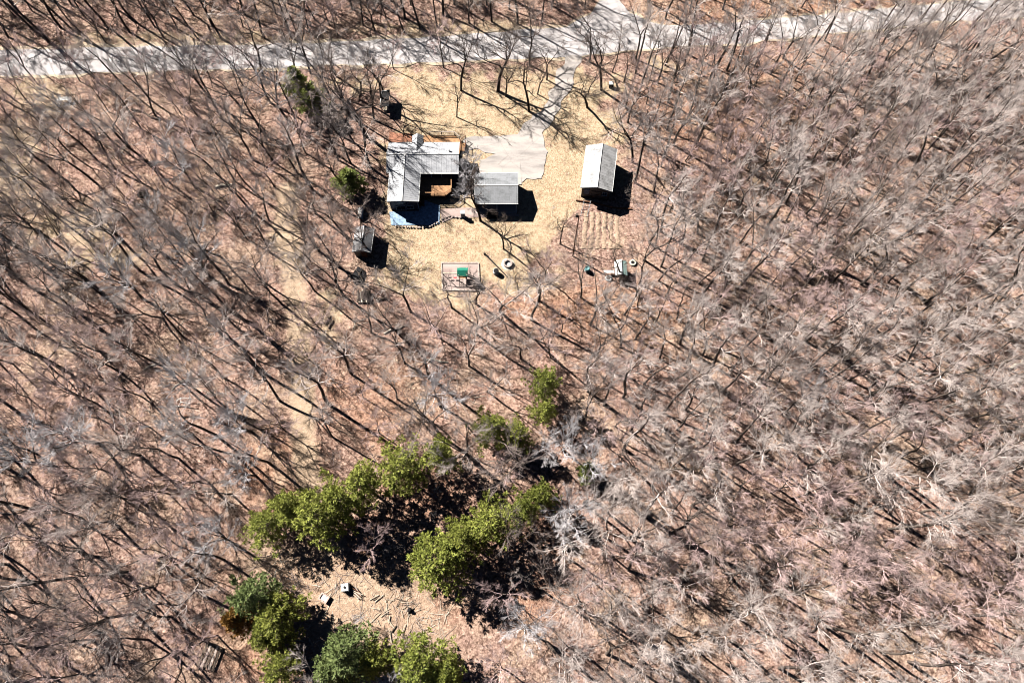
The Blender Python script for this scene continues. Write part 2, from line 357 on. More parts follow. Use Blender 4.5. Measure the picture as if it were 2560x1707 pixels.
# ------------------------------------------------------------------ bare tree generator
def prisms(segs, n):
    """tapered n-sided prisms for arrays of segments (p0, p1, r0, r1)"""
    A = np.array([s[0] for s in segs]); B = np.array([s[1] for s in segs]); r0 = np.array([s[2] for s in segs]); r1 = np.array([s[3] for s in segs])
    d = B - A; d /= np.linalg.norm(d, axis=1)[:, None] + 1e-9
    ref = np.where(np.abs(d[:, 2:3]) > 0.9, np.array([[1.0, 0, 0]]), np.array([[0, 0, 1.0]]))
    u = np.cross(d, ref); u /= np.linalg.norm(u, axis=1)[:, None]; v = np.cross(d, u)
    V = np.zeros((len(A), 2 * n, 3))
    for k in range(n):
        c, s = math.cos(2 * math.pi * k / n), math.sin(2 * math.pi * k / n); o = u * c + v * s
        V[:, k] = A + o * r0[:, None]; V[:, n + k] = B + o * r1[:, None]
    base = (np.arange(len(A)) * 2 * n)[:, None]
    Q = np.concatenate([base + np.array([[k, (k + 1) % n, n + (k + 1) % n, n + k]]) for k in range(n)], 0)
    return V.reshape(-1, 3), Q
def gen_tree(seed, h, R, bole=0.45, r0=0.2, leaders=1, limbs=9, wob=0.18, flat=0.0, fine=1.0, tw=1.0, lean=0.0, dark=False, lr=0.4):
    rnd = random.Random(seed)
    trunk, crown = [], []
    def gauss3(s): return np.array([rnd.gauss(0, s), rnd.gauss(0, s), rnd.gauss(0, s)])
    def line(p, d, L, ra, rb, n, wobble, up, out):
        pts = [p]; dirs = []
        for i in range(n):
            d = d + gauss3(wobble) + np.array([0, 0, up]); d = d / np.linalg.norm(d)
            q = p + d * L / n; a = ra + (rb - ra) * i / n; b_ = ra + (rb - ra) * (i + 1) / n
            out.append((p, q, a, b_)); pts.append(q); dirs.append(d); p = q
        return pts, dirs
    def side(d, ang, az):
        a = np.array([0.0, 0, 1]) if abs(d[2]) < 0.9 else np.array([1.0, 0, 0])
        u = np.cross(d, a); u /= np.linalg.norm(u); v = np.cross(d, u)
        return d * math.cos(ang) + (u * math.cos(az) + v * math.sin(az)) * math.sin(ang)
    def at(pts, t):
        k = t * (len(pts) - 1); i = min(int(k), len(pts) - 2); f = k - i; return pts[i] * (1 - f) + pts[i + 1] * f, i
    def twig(p, d, L, r):
        pts, dirs = line(p, d, L, r, r * 0.4, 3, 0.07 + wob * 0.25, 0.07, crown)
        for j in range(int(round(rnd.uniform(2.4, 4.4) * fine))):
            q, i = at(pts, rnd.uniform(0.2, 0.95))
            d2 = side(dirs[min(i, 2)], rnd.uniform(0.25, 0.6), rnd.uniform(0, 6.28))
            e = q + d2 * L * rnd.uniform(0.35, 0.7) * 0.6; d3 = d2 + gauss3(0.1) + np.array([0, 0, 0.1]); d3 /= np.linalg.norm(d3)
            crown.append((q, e, r * 0.6, r * 0.4)); crown.append((e, e + d3 * L * 0.3, r * 0.4, r * 0.25))
    def branch(p, d, L, r):
        pts, dirs = line(p, d, L, r, r * 0.35, 4, 0.05 + wob * 0.55, 0.07, crown)
        for j in range(int(round(rnd.uniform(5, 8) * fine))):
            t = rnd.uniform(0.15, 1.0); q, i = at(pts, t)
            twig(q, side(dirs[min(i, 3)], rnd.uniform(0.25, 0.62), rnd.uniform(0, 6.28)), L * rnd.uniform(0.45, 0.72), max(0.014 * tw, r * 0.38))
        twig(pts[-1], dirs[-1], L * 0.5, max(0.014 * tw, r * 0.38))
    def limb(p, d, L, r):
        pts, dirs = line(p, d, L, r, r * 0.3, 6, 0.05 + wob * 0.75, 0.05 - flat * 0.1, trunk if dark else crown)
        for j in range(rnd.randint(5, 8)):
            t = rnd.uniform(0.25, 1.0); q, i = at(pts, t)
            branch(q, side(dirs[min(i, 5)], rnd.uniform(0.35, 0.8), rnd.uniform(0, 6.28)), L * rnd.uniform(0.28, 0.52), max(0.03 * tw, r * 0.5 * (1.1 - t * 0.5)))
        branch(pts[-1], dirs[-1], L * 0.4, max(0.03 * tw, r * 0.3))
    up = np.array([lean * rnd.gauss(0, 1), lean * rnd.gauss(0, 1), 1.0]); up /= np.linalg.norm(up)
    hb = h * bole
    line(np.array([0, 0, -0.35]), np.array([0, 0, 1.0]), 0.5, r0 * 1.5, r0 * 1.08, 1, 0, 0, trunk)
    pts, dirs = line(np.array([0, 0, 0.15]), up, hb, r0 * 1.08, r0 * 0.85, 5, 0.03 + wob * 0.12, 0.02, trunk)
    az0 = rnd.uniform(0, 6.28)
    for k in range(leaders):
        d = dirs[-1] if leaders == 1 else side(dirs[-1], rnd.uniform(0.22, 0.42), az0 + k * 6.28 / leaders + rnd.gauss(0, 0.3))
        rl = r0 * (0.82 if leaders == 1 else 0.62)
        lp, ld = line(pts[-1], d, (h - hb) * rnd.uniform(0.78, 0.92), rl, 0.03, 8, 0.05 + wob * 0.45, 0.06, trunk)
        nl = max(4, int(limbs / leaders) + 1)
        for j in range(nl):
            t = (j + rnd.random() * 0.8) / nl * 0.92
            q, i = at(lp, t); a = az0 + j * 2.4 + rnd.gauss(0, 0.4)
            limb(q, side(ld[min(i, 7)], (1.05 - 0.45 * t + flat * 0.3) * rnd.uniform(0.8, 1.15), a), R * rnd.uniform(0.75, 1.15) * (1 - 0.45 * t), max(0.045, rl * (1 - t) * lr + 0.02))
        branch(lp[-1], ld[-1], R * 0.5, 0.03)
    return trunk, crown
def tree_meshes(nm, mt, mc, **k):
    t, c = gen_tree(**k)
    V, Q = prisms(t, 5); a = fastmesh(nm + '_trunk', V, Q, mt)
    V, Q = prisms(c, 3); b_ = fastmesh(nm + '_crown', V, Q, mc)
    return a, b_, k['h'], k['R']

PROTO = {'slender': [], 'spreading': [], 'gnarled': [], 'yard': [], 'maple': [], 'silver': []}
for i in range(7): PROTO['slender'].append(tree_meshes('slender_tree', M['bark'], M['twig'], seed=10 + i, h=15 + i * 0.6, R=2.9 + 0.25 * (i % 3), bole=0.5, r0=0.16 + 0.012 * i, limbs=8, wob=0.1, fine=1.0, tw=0.85, lean=0.07))
for i in range(7): PROTO['spreading'].append(tree_meshes('spreading_tree', M['bark'], M['twig'], seed=30 + i, h=14 + i * 0.5, R=3.7 + 0.3 * (i % 3), bole=0.33, r0=0.2, leaders=2 + i % 2, limbs=9, wob=0.13, fine=0.95, tw=0.85, lean=0.08))
for i in range(5): PROTO['gnarled'].append(tree_meshes('gnarled_tree', M['bark'], M['oaktwig'], seed=50 + i, h=14.5 + i, R=5.2 + 0.4 * (i % 3), bole=0.33, r0=0.21, leaders=1 + i % 3, limbs=8, wob=0.17, flat=0.35, fine=0.95, tw=0.9, lean=0.1, dark=True, lr=0.6))
for i in range(4): PROTO['yard'].append(tree_meshes('yard_tree', M['darkbark'], M['darktwig'], seed=90 + i, h=13 + i, R=3.9, bole=0.36, r0=0.25, leaders=(1, 2, 2, 3)[i], limbs=9, wob=0.22, flat=0.15, fine=0.75, tw=1.0, lean=0.1, dark=True, lr=0.62))
for i in range(3): PROTO['maple'].append(tree_meshes('maple_tree', M['bark'], M['redtwig'], seed=70 + i, h=11 + i, R=3.2, bole=0.3, r0=0.13, leaders=2 + i % 2, limbs=8, wob=0.08, fine=0.95, tw=0.85, lean=0.05))
for i in range(2): PROTO['silver'].append(tree_meshes('silver_tree', M['bark'], M['silvertwig'], seed=80 + i, h=12.5 + i, R=3.9, bole=0.28, r0=0.2, leaders=3, limbs=12, wob=0.1, fine=1.1, tw=1.1))

# ------------------------------------------------------------------ where the trees stand
KEEP = [(LAWN, -0.5), (ROAD, -1.2), (DRIVE, -1.0), (CLEAR, 0.0)]
PINES = [  # px, py of the crown, height, radius, kind
    (745, 212, 9.5, 2.5, 'spruce'), (780, 250, 7.0, 2.9, 'spruce'), (872, 452, 6.5, 2.6, 'spruce'), (1364, 968, 12, 2.5, 'pine'), (1362, 1030, 9, 2.3, 'pine'), (1232, 1072, 10, 3.0, 'pine'), (1290, 1088, 9, 2.4, 'pine'),
    (1102, 1138, 11, 2.9, 'pine'), (1005, 1180, 12, 3.9, 'pine'), (905, 1210, 12, 3.7, 'pine'), (848, 1255, 12, 3.5, 'pine'), (795, 1290, 13, 3.9, 'pine'), (722, 1270, 10, 2.9, 'pine'), (672, 1312, 9, 3.0, 'pine'),
    (1350, 1240, 10, 2.8, 'pine'), (1310, 1272, 9, 2.3, 'pine'), (1226, 1310, 12, 3.6, 'pine'), (1160, 1345, 12, 3.2, 'pine'), (1080, 1402, 12, 4.1, 'pine'), (1120, 1372, 10, 2.6, 'pine'),
    (645, 1492, 12, 3.9, 'pine'), (700, 1545, 11, 3.4, 'pine'), (668, 1585, 9, 2.8, 'pine'), (872, 1625, 13, 4.2, 'pine'), (830, 1672, 11, 3.2, 'pine'), (935, 1655, 10, 2.9, 'pine'), (1050, 1668, 12, 3.9, 'pine'), (1110, 1690, 10, 3.1, 'pine'), (705, 1672, 10, 2.6, 'pine')]
pine_xy = np.array([g(a[0], a[1], a[2] * 0.6) for a in PINES])
# trees one can pick out round the clearing: base pixel, height, proto, lean pixel shift ignored
PICK = [((1503, 225), 15.5, 'yard', 1.0, 'two-forked bare tree by the dark bin right of the driveway'),
        ((1468, 269), 12.0, 'yard', 1.1, 'upright bare tree on the grass just right of the driveway'),
        ((1245, 228), 13.5, 'yard', 1.2, 'bare tree with a bent trunk on the front lawn, nearest the middle'),
        ((1264, 241), 10.5, 'yard', 1.0, 'short straight bare tree on the front lawn close beside a taller one'),
        ((1153, 227), 13.5, 'yard', 0.8, 'leaning bare tree alone on the left half of the front lawn'),
        ((1322, 279), 13.0, 'yard', 0.8, 'thick trunked old tree overhanging the driveway with long shadow'),
        ((1367, 200), 9.5, 'yard', 0.9, 'thin dark sapling-like tree on the verge left of the driveway mouth'),
        ((1344, 236), 8.5, 'yard', 0.9, 'twiggy small tree on the front lawn left of the driveway'),
        ((1142, 293), 9.0, 'yard', 0.8, 'small round-crowned bare tree on the lawn in front of the house'),
        ((1560, 205), 9.0, 'yard', 0.7, 'brushy bare tree at the lawn edge right of the dark bin'),
        ((1630, 180), 10.0, 'yard', 0.9, 'slim bare tree near the road right of the driveway junction'),
        ((1201, 552), 13.0, 'yard', 0.75, 'crooked dark tree leaning over the garage roof'),
        ((1259, 622), 12.0, 'yard', 0.7, 'forked dark tree on the lawn below the garage'),
        ((1295, 724), 7.5, 'yard', 0.6, 'slim bare tree beside the stone fire ring'),
        ((1348, 752), 12.0, 'yard', 1.0, 'broad brushy tree at the lawn edge right of the fire ring'),
        ((1533, 735), 8.0, 'yard', 0.55, 'bent dark tree in front of the small coop'),
        ((1556, 700), 9.5, 'yard', 1.1, 'bare tree rising behind the small coop roof'),
        ((1400, 610), 8.0, 'yard', 0.9, 'low brushy tree beside the antenna mast'),
        ((1190, 760), 10.0, 'yard', 0.9, 'bare tree at the corner of the play area'),
        ((958, 228), 9.5, 'yard', 1.0, 'thin bare tree at the left end of the front lawn'),
        ((915, 341), 18.0, 'yard', 1.0, 'dark tree left of the house casting branches over its roof'),
        ((935, 300), 13.5, 'yard', 0.8, 'dark tree by the lean-to left of the house roof'),
        ((1172, 462), 6.2, 'silver', 1.25, 'grey bushy tree between the house and the garage'),
        ((1160, 505), 5.2, 'silver', 1.2, 'low grey tangled shrub tree below the house deck'),
        ((1180, 425), 4.8, 'silver', 1.2, 'small grey shrub tree at the garage corner'),
        ((905, 560), 12.5, 'gnarled', 0.8, 'pale limbed tree over the small left shed roof'),
        ((930, 640), 13.0, 'gnarled', 0.8, 'tree by the left shed throwing branching shadows on the back lawn'),
        ((878, 410), 13.0, 'gnarled', 0.9, 'brown tree just left of the house wall'),
        ((845, 335), 12.5, 'spreading', 0.9, 'grey tree between the spruce pair and the house'),
        ((885, 610), 11.5, 'gnarled', 0.8, 'brown tree on the left side of the small left shed'),
        ((860, 470), 13.0, 'gnarled', 0.8, 'dark tree behind the dull green conifer left of the house'),
        ((1382, 540), 3.2, 'slender', 0.8, 'spindly small tree alone on the lawn below the barn'),
        ((1525, 600), 6.5, 'spreading', 0.6, 'grey round tree at the end of the garden rows'),
        ((1345, 960), 9.0, 'gnarled', 0.55, 'bleached dead tree with curling limbs above the topmost pine'),
        ((955, 1372), 10.0, 'maple', 1.05, 'wide purplish bare tree inside the ring of pines'),
        ((1304, 1560), 11.0, 'silver', 1.0, 'round silvery bare tree right of the sandy clearing'),
        ((1420, 1290), 12.0, 'silver', 1.05, 'silvery bare tree against the right side pine group'),
        ((905, 1545), 4.0, 'silver', 0.55, 'small pale shrub tree above the bluish pine'),
        ((1095, 1235), 4.0, 'silver', 0.5, 'small twiggy tree between the two pine rows'),
        ((1290, 1440), 6.0, 'spreading', 0.7, 'grey bush tree in the shade of the right pine group'),
        ((250, 1110), 12.5, 'silver', 1.15, 'large bluish silver tree in the lower left woods'),
        ((630, 1080), 12.5, 'silver', 1.0, 'silvery tree left of the two-track path'),
        ((640, 1190), 10.0, 'silver', 0.95, 'pale brushy tree left of the pine row'),
        ((420, 1390), 11.5, 'spreading', 1.2, 'broad pale grey tree in the lower left woods'),
        ((590, 1360), 11.0, 'silver', 0.9, 'silvery tree at the left rim of the sandy clearing'),
        ((1815, 372), 12.0, 'maple', 1.3, 'large pink crowned maple in the woods right of the barn'),
        ((1870, 420), 11.0, 'maple', 1.1, 'second pink maple, lower right of the large pink crowned one'),
        ((235, 1600), 11.0, 'maple', 1.2, 'pink bushy maple near the bottom left corner'),
        ((300, 1240), 10.0, 'maple', 1.1, 'pinkish maple below the large bluish silver tree'),
        ((250, 880), 10.5, 'maple', 1.15, 'reddish maple at left, above the large bluish silver tree'),
        ((2010, 700), 11.0, 'maple', 1.1, 'pink maple in the middle of the right woods'),
        ((1985, 1010), 11.5, 'silver', 0.9, 'pale silvery crown in the middle of the right woods'),
        ((1250, 1180), 8.0, 'maple', 1.0, 'small round pink tree below the flat pine clump'),
        ((1360, 1140), 9.0, 'silver', 0.8, 'pale brushy tree right of the flat pine clump'),
        ((40, 1530), 11.0, 'silver', 1.0, 'silvery tree at the lower left edge of the photo')]
def spacing_sample():
    """trees of the woods, spaced unevenly"""
    cell = {}; out = []
    rnd = random.Random(77)
    taken = [g(*a[0]) for a in PICK]
    for _ in range(26000):
        x, y = rnd.uniform(-124, 112), rnd.uniform(-18, 134)
        q = pxof(np.array([[x, y]]))[0]
        if q[0] > 2620 or q[1] > 1740 or q[0] < -330 or y > 132: continue
        right = q[0] > 1500
        s = 3.15 if right else 4.2
        if not right and q[1] > 1050: s = 4.4
        if q[1] < 100: s = 3.7 if q[0] < 1350 else 5.0
        if 850 < q[0] < 1450 and 760 < q[1] < 1100: s = 5.2
        if 600 < q[0] < 1350 and q[1] > 1100: s = 5.5
        s *= rnd.uniform(0.75, 1.25)
        k = (int(x // 6), int(y // 6)); ok = True
        for i in (-1, 0, 1):
            for j in (-1, 0, 1):
                for (a, b_) in cell.get((k[0] + i, k[1] + j), ()):
                    if (a - x) ** 2 + (b_ - y) ** 2 < s * s: ok = False
        if not ok: continue
        pt = np.array([[x, y]])
        if any(polydist(pt, Q)[0] > -mg * -1 if False else polydist(pt, Q)[0] > mg for Q, mg in KEEP): continue
        if linedist(pt, TRACKW)[0] < 2.2: continue
        if min((a - x) ** 2 + (b_ - y) ** 2 for a, b_ in taken) < 6: continue
        if min(((pine_xy - pt) ** 2).sum(1)) < 11: continue
        dv = pine_xy - pt; al = -(dv[:, 0] * SUN_DIR[0] + dv[:, 1] * SUN_DIR[1]); lt = np.abs(dv[:, 0] * SUN_DIR[1] - dv[:, 1] * SUN_DIR[0])
        if ((al > 0) & (al < 9) & (lt < 1.8)).any(): continue
        if 600 < q[0] < 1180 and 1090 < q[1] < 1640 and (q[0] + q[1] > 1950): continue
        if 860 < q[0] < 980 and 490 < q[1] < 790: continue
        if 1390 < q[0] < 1600 and 480 < q[1] < 740: continue
        if 395 < q[0] < 500 and 985 < q[1] < 1060: continue
        if 130 < q[0] < 200 and 225 < q[1] < 275: continue
        cell.setdefault(k, []).append((x, y)); out.append((x, y, q[0], q[1]))
    return out
spots = spacing_sample()

ANCH = [((160, 248), 'the white table by the road'), ((60, 430), 'the pale yard at the left edge'), ((60, 760), 'the left edge, halfway down the photo'), ((452, 1003), 'the white metal frame'),
        ((60, 1150), 'the left edge, two thirds down'), ((60, 1560), 'the bottom left corner'), ((300, 1400), 'the broad pale tree of the lower left woods'), ((525, 1640), 'the stacked planks at lower left'),
        ((350, 60), 'the road verge at top left'), ((800, 60), 'the road verge above the left spruce'), ((1250, 50), 'the road verge above the front lawn'), ((1850, 30), 'the road verge at top right'),
        ((330, 480), 'the upper left woods centre'), ((500, 330), 'the road bend woods left of the spruce'), ((620, 560), 'the left woods beside the path head'), ((762, 235), 'the small spruce pair'), ((875, 440), 'the dull green conifer'),
        ((330, 800), 'the reddish thicket at left'), ((560, 850), 'the woods left of the two-track path'), ((920, 600), 'the small left shed'), ((900, 900), 'the woods right of the path'),
        ((1150, 850), 'the play area'), ((1364, 990), 'the topmost pine'), ((1005, 1180), 'the long row of pines'), ((1200, 1310), 'the slanting right pine group'), ((650, 1520), 'the pine with a rusty patch'), ((1080, 1680), 'the bottom edge pine'),
        ((1550, 675), 'the small coop'), ((1500, 420), 'the barn'), ((1650, 330), 'the thicket right of the barn'), ((1830, 320), 'the pink crowned maples at right'), ((2030, 180), 'the road at upper right'),
        ((2300, 300), 'the upper right woods'), ((2500, 150), 'the top right corner'), ((2500, 520), 'the right edge, a third down'), ((1750, 620), 'the woods level with the coop'), ((2050, 600), 'the woods level with the garden rows'),
        ((2500, 850), 'the right edge, halfway down'), ((1700, 900), 'the bare glade right of centre'), ((2000, 880), 'the middle of the right woods'), ((2260, 900), 'the pale glade in the right woods'), ((1580, 1120), 'the woods right of the topmost pine'),
        ((1850, 1150), 'the lower right woods centre'), ((2150, 1200), 'the deep shade of the lower right woods'), ((2500, 1200), 'the right edge, two thirds down'), ((1450, 1300), 'the big silvery tree by the pines'), ((1600, 1450), 'the lower woods right of the clearing'),
        ((1880, 1480), 'the lower glade of the right woods'), ((2200, 1540), 'the sandy glade near the bottom right'), ((2500, 1600), 'the bottom right corner'), ((1400, 1660), 'the bottom edge right of the silvery tree'), ((1750, 1680), 'the bottom edge of the right woods')]
ORD = ['nearest', 'second nearest', 'third nearest', 'fourth nearest', 'fifth nearest', 'sixth nearest', 'seventh nearest', 'eighth nearest', 'ninth nearest', 'tenth nearest', 'eleventh nearest', 'twelfth nearest', 'thirteenth nearest', 'fourteenth nearest', 'fifteenth nearest', 'sixteenth nearest']
LOOK = {'slender': 'slim grey', 'spreading': 'spreading grey', 'gnarled': 'gnarled brown', 'yard': 'dark', 'maple': 'reddish twigged', 'silver': 'silvery'}
NAME = {'slender': 'bare_tree', 'spreading': 'bare_tree', 'gnarled': 'oak_tree', 'yard': 'oak_tree', 'maple': 'maple_tree', 'silver': 'bare_tree'}
def put_tree(x, y, kind, i, sc, rz, label, group):
    tm, cm, h, R = PROTO[kind][i]
    r = thing(NAME[kind], label, 'tree', (x, y, 0), rz, group); r.scale = sc
    link('trunk', tm, r); link('crown', cm, r)
    return r
rt = random.Random(9)
for (b0, hh, kind, wd, lab) in PICK:
    x, y = g(*b0); i = rt.randrange(len(PROTO[kind])); i = 0 if b0 == (915, 341) else i; s = hh / PROTO[kind][i][2]
    put_tree(x, y, kind, i, (s * wd ** 0.6 if wd < 1 else s * wd, s * wd ** 0.6 if wd < 1 else s * wd, s), rt.uniform(0, 6.28), lab, None)
recs = []
for (x, y, a, b_) in spots:
    left = a < 900
    t = vnoise(np.array([[x, y]]), 0.1, 9)[0] + rt.gauss(0, 0.26)
    if t > 0.74: kind = 'maple'
    elif a > 1500: kind = rt.choices(['slender', 'spreading', 'gnarled'], [5, 4, 0.7])[0]
    elif b_ < 110: kind = rt.choices(['slender', 'spreading', 'gnarled'], [3, 2, 3])[0]
    else: kind = rt.choices(['slender', 'spreading', 'gnarled', 'silver'], [2.2, 2.4, 2.8, 0.6])[0]
    s = rt.uniform(0.72, 1.08) * (1.0 if left or a < 1500 else 0.98)
    q = pxof(np.array([[x, y]]), 10)[0]
    vis = -30 < q[0] < 2590 and -20 < q[1] < 1730
    size = PROTO[kind][0][3] * s * (1 if kind != 'slender' else 1.1) / math.sqrt(x * x + y * y + (H - 10) ** 2)
    recs.append([x, y, a, b_, kind, rt.randrange(len(PROTO[kind])), s, size if vis else 0])
recs.sort(key=lambda r: -r[7])
things, rest = [r for r in recs[:262] if r[7] > 0], recs[262:]
byk = {}
for r in things:
    d = [(r[2] - a[0]) ** 2 + (r[3] - a[1]) ** 2 for a, _ in ANCH]; k = int(np.argmin(d)); byk.setdefault((k, r[4]), []).append((d[k], r))
for (k, kind), L in byk.items():
    L.sort(key=lambda t: t[0])
    for n, (_, r) in enumerate(L):
        put_tree(r[0], r[1], kind, r[5], (r[6] * rt.uniform(0.88, 1.12), r[6] * rt.uniform(0.88, 1.12), r[6]), rt.uniform(0, 6.28),
                 f"{LOOK[kind]} tree {ORD[min(n, 15)]} to {ANCH[k][1]}", 'bare trees of the woods' if kind != 'maple' else 'reddish maples of the woods')
print('TRIS', {k: [len(a[0].polygons) * 2 + len(a[1].polygons) * 2 for a in v] for k, v in PROTO.items()}); print('TREES', len(spots), 'things', len(things), 'rest', len(rest))

def scatter(name, protos, pts, rots, scales, ids, label):
    """one object that holds countless plants by geometry nodes"""
    cols = []
    for j in range(len(protos[0])):
        cc = bpy.data.collections.new(f'{name}_kinds_{j}'); cols.append(cc)
        for i, lst in enumerate(protos): cc.objects.link(bpy.data.objects.new(f'{name}_{j}_{i:02d}', lst[j]))
    me = bpy.data.meshes.new(name); me.from_pydata(pts, [], [])
    for nm, ty, dat in (('rot', 'FLOAT', rots), ('siz', 'FLOAT', scales), ('kid', 'INT', ids)):
        a = me.attributes.new(nm, ty, 'POINT'); a.data.foreach_set('value', np.array(dat, dtype=np.float32 if ty == 'FLOAT' else np.int32))
    o = link(name, me); tag(o, label, None, None, 'stuff')
    ng = bpy.data.node_groups.new(name, 'GeometryNodeTree')
    ng.interface.new_socket('Geometry', in_out='INPUT', socket_type='NodeSocketGeometry'); ng.interface.new_socket('Geometry', in_out='OUTPUT', socket_type='NodeSocketGeometry')
    N = ng.nodes; L = ng.links
    gi = N.new('NodeGroupInput'); go = N.new('NodeGroupOutput'); jg = N.new('GeometryNodeJoinGeometry')
    def na(nm, ty):
        n = N.new('GeometryNodeInputNamedAttribute'); n.data_type = ty; n.inputs['Name'].default_value = nm; return n.outputs['Attribute']
    cx = N.new('ShaderNodeCombineXYZ'); L.new(na('rot', 'FLOAT'), cx.inputs[2])
    for cc in cols:
        ip = N.new('GeometryNodeInstanceOnPoints'); ci = N.new('GeometryNodeCollectionInfo')
        ci.inputs['Collection'].default_value = cc; ci.inputs['Separate Children'].default_value = True; ci.inputs['Reset Children'].default_value = True
        L.new(gi.outputs[0], ip.inputs['Points']); L.new(ci.outputs[0], ip.inputs['Instance']); ip.inputs['Pick Instance'].default_value = True
        L.new(na('kid', 'INT'), ip.inputs['Instance Index']); L.new(cx.outputs[0], ip.inputs['Rotation']); L.new(na('siz', 'FLOAT'), ip.inputs['Scale'])
        L.new(ip.outputs[0], jg.inputs[0])
    L.new(jg.outputs[0], go.inputs[0])
    md = o.modifiers.new('plants', 'NODES'); md.node_group = ng
    return o
order = [(k, i) for k in PROTO for i in range(len(PROTO[k]))]
scatter('woodland', [list(PROTO[k][i][:2]) for k, i in order], [(r[0], r[1], 0) for r in rest], [rt.uniform(0, 6.28) for r in rest], [r[6] for r in rest],
        [order.index((r[4], r[5])) for r in rest], 'smaller and farther bare trees massed through the woods')

# ------------------------------------------------------------------ undergrowth: saplings, brush, sticks
def gen_bush(seed, h, n, spread):
    rnd = random.Random(seed); segs = []
    for k in range(n):
        a = rnd.uniform(0, 6.28); d = np.array([math.cos(a) * spread * rnd.random(), math.sin(a) * spread * rnd.random(), 1.0]); d /= np.linalg.norm(d)
        p = np.array([rnd.gauss(0, 0.12), rnd.gauss(0, 0.12), -0.05]); L = h * rnd.uniform(0.6, 1.1); r = 0.016
        for i in range(4):
            d = d + np.array([rnd.gauss(0, 0.14), rnd.gauss(0, 0.14), 0]); d /= np.linalg.norm(d); q = p + d * L / 4
            segs.append((p, q, r, r * 0.75)); r *= 0.75
            for j in range(3):
                e = d + np.array([rnd.gauss(0, 0.5), rnd.gauss(0, 0.5), rnd.gauss(0, 0.2)]); e /= np.linalg.norm(e)
                f = q + e * L * 0.25; segs.append((q, f, r * 0.7, r * 0.5))
                e2 = e + np.array([rnd.gauss(0, 0.4), rnd.gauss(0, 0.4), 0.1]); e2 /= np.linalg.norm(e2); segs.append((f, f + e2 * L * 0.18, r * 0.5, r * 0.3))
            p = q
    V, Q = prisms(segs, 3); return V, Q
def gen_sticks(seed):
    rnd = random.Random(seed); segs = []
    for k in range(9):
        a = rnd.uniform(0, 6.28); p = np.array([rnd.gauss(0, 0.8), rnd.gauss(0, 0.8), 0.08]); L = rnd.uniform(0.7, 2.4); r = rnd.uniform(0.02, 0.05)
        for i in range(3):
            a += rnd.gauss(0, 0.25); q = p + np.array([math.cos(a) * L / 3, math.sin(a) * L / 3, rnd.uniform(-0.02, 0.05)]); segs.append((p, q, r, r * 0.8)); p = q; r *= 0.8
    V, Q = prisms(segs, 3); return V, Q
bp = []
for i, mt in enumerate((M['twig'], M['redtwig'], M['redtwig'], M['oaktwig'], M['twig'])):
    V, Q = gen_bush(200 + i, (3.2, 2.4, 3.8, 1.7, 4.6)[i], (7, 9, 6, 8, 4)[i], (0.5, 0.7, 0.45, 0.9, 0.25)[i]); bp.append([fastmesh('brush', V, Q, mt)])
for i in range(2):
    V, Q = gen_sticks(300 + i); bp.append([fastmesh('sticks', V, Q, M['oaktwig' if i else 'dead'])])
N0 = 5600
bx, by = NR.uniform(-112, 105, N0), NR.uniform(-16, 125, N0); BP = np.stack([bx, by], 1)
dens = vnoise(BP, 0.09, 12)
keep = (polydist(BP, LAWN) < 0.8) & (polydist(BP, ROAD) < -0.8) & (polydist(BP, DRIVE) < -0.5) & (linedist(BP, TRACKW) > 1.8) & (dens + NR.normal(0, 0.15, N0) > 0.5) & (polydist(BP, CLEAR) < NR.uniform(-3, 6, N0))
q = pxof(BP)
keep &= ~((q[:, 0] > 885) & (q[:, 0] < 960) & (q[:, 1] > 555) & (q[:, 1] < 780)) & ~((q[:, 0] > 1440) & (q[:, 0] < 1600) & (q[:, 1] > 505) & (q[:, 1] < 740)) & (q[:, 0] > -60) & (q[:, 0] < 2620) & (q[:, 1] < 1740) & (q[:, 1] > -60)
BP = BP[keep]
kid = NR.choice(7, len(BP), p=[.16, .17, .17, .16, .14, .1, .1])
cx_ = np.array([g(NR.uniform(660, 1130), NR.uniform(1380, 1690)) for _ in range(90)]); cx_ = cx_[polydist(cx_, CLEAR) > 0]
BP = np.concatenate([BP, cx_]); kid = np.concatenate([kid, NR.integers(5, 7, len(cx_))])
scatter('undergrowth', bp, [(a, b_, 0) for a, b_ in BP], NR.uniform(0, 6.28, len(BP)), NR.uniform(0.5, 1.15, len(BP)), kid,
        'twiggy brush, saplings and fallen sticks under the trees')

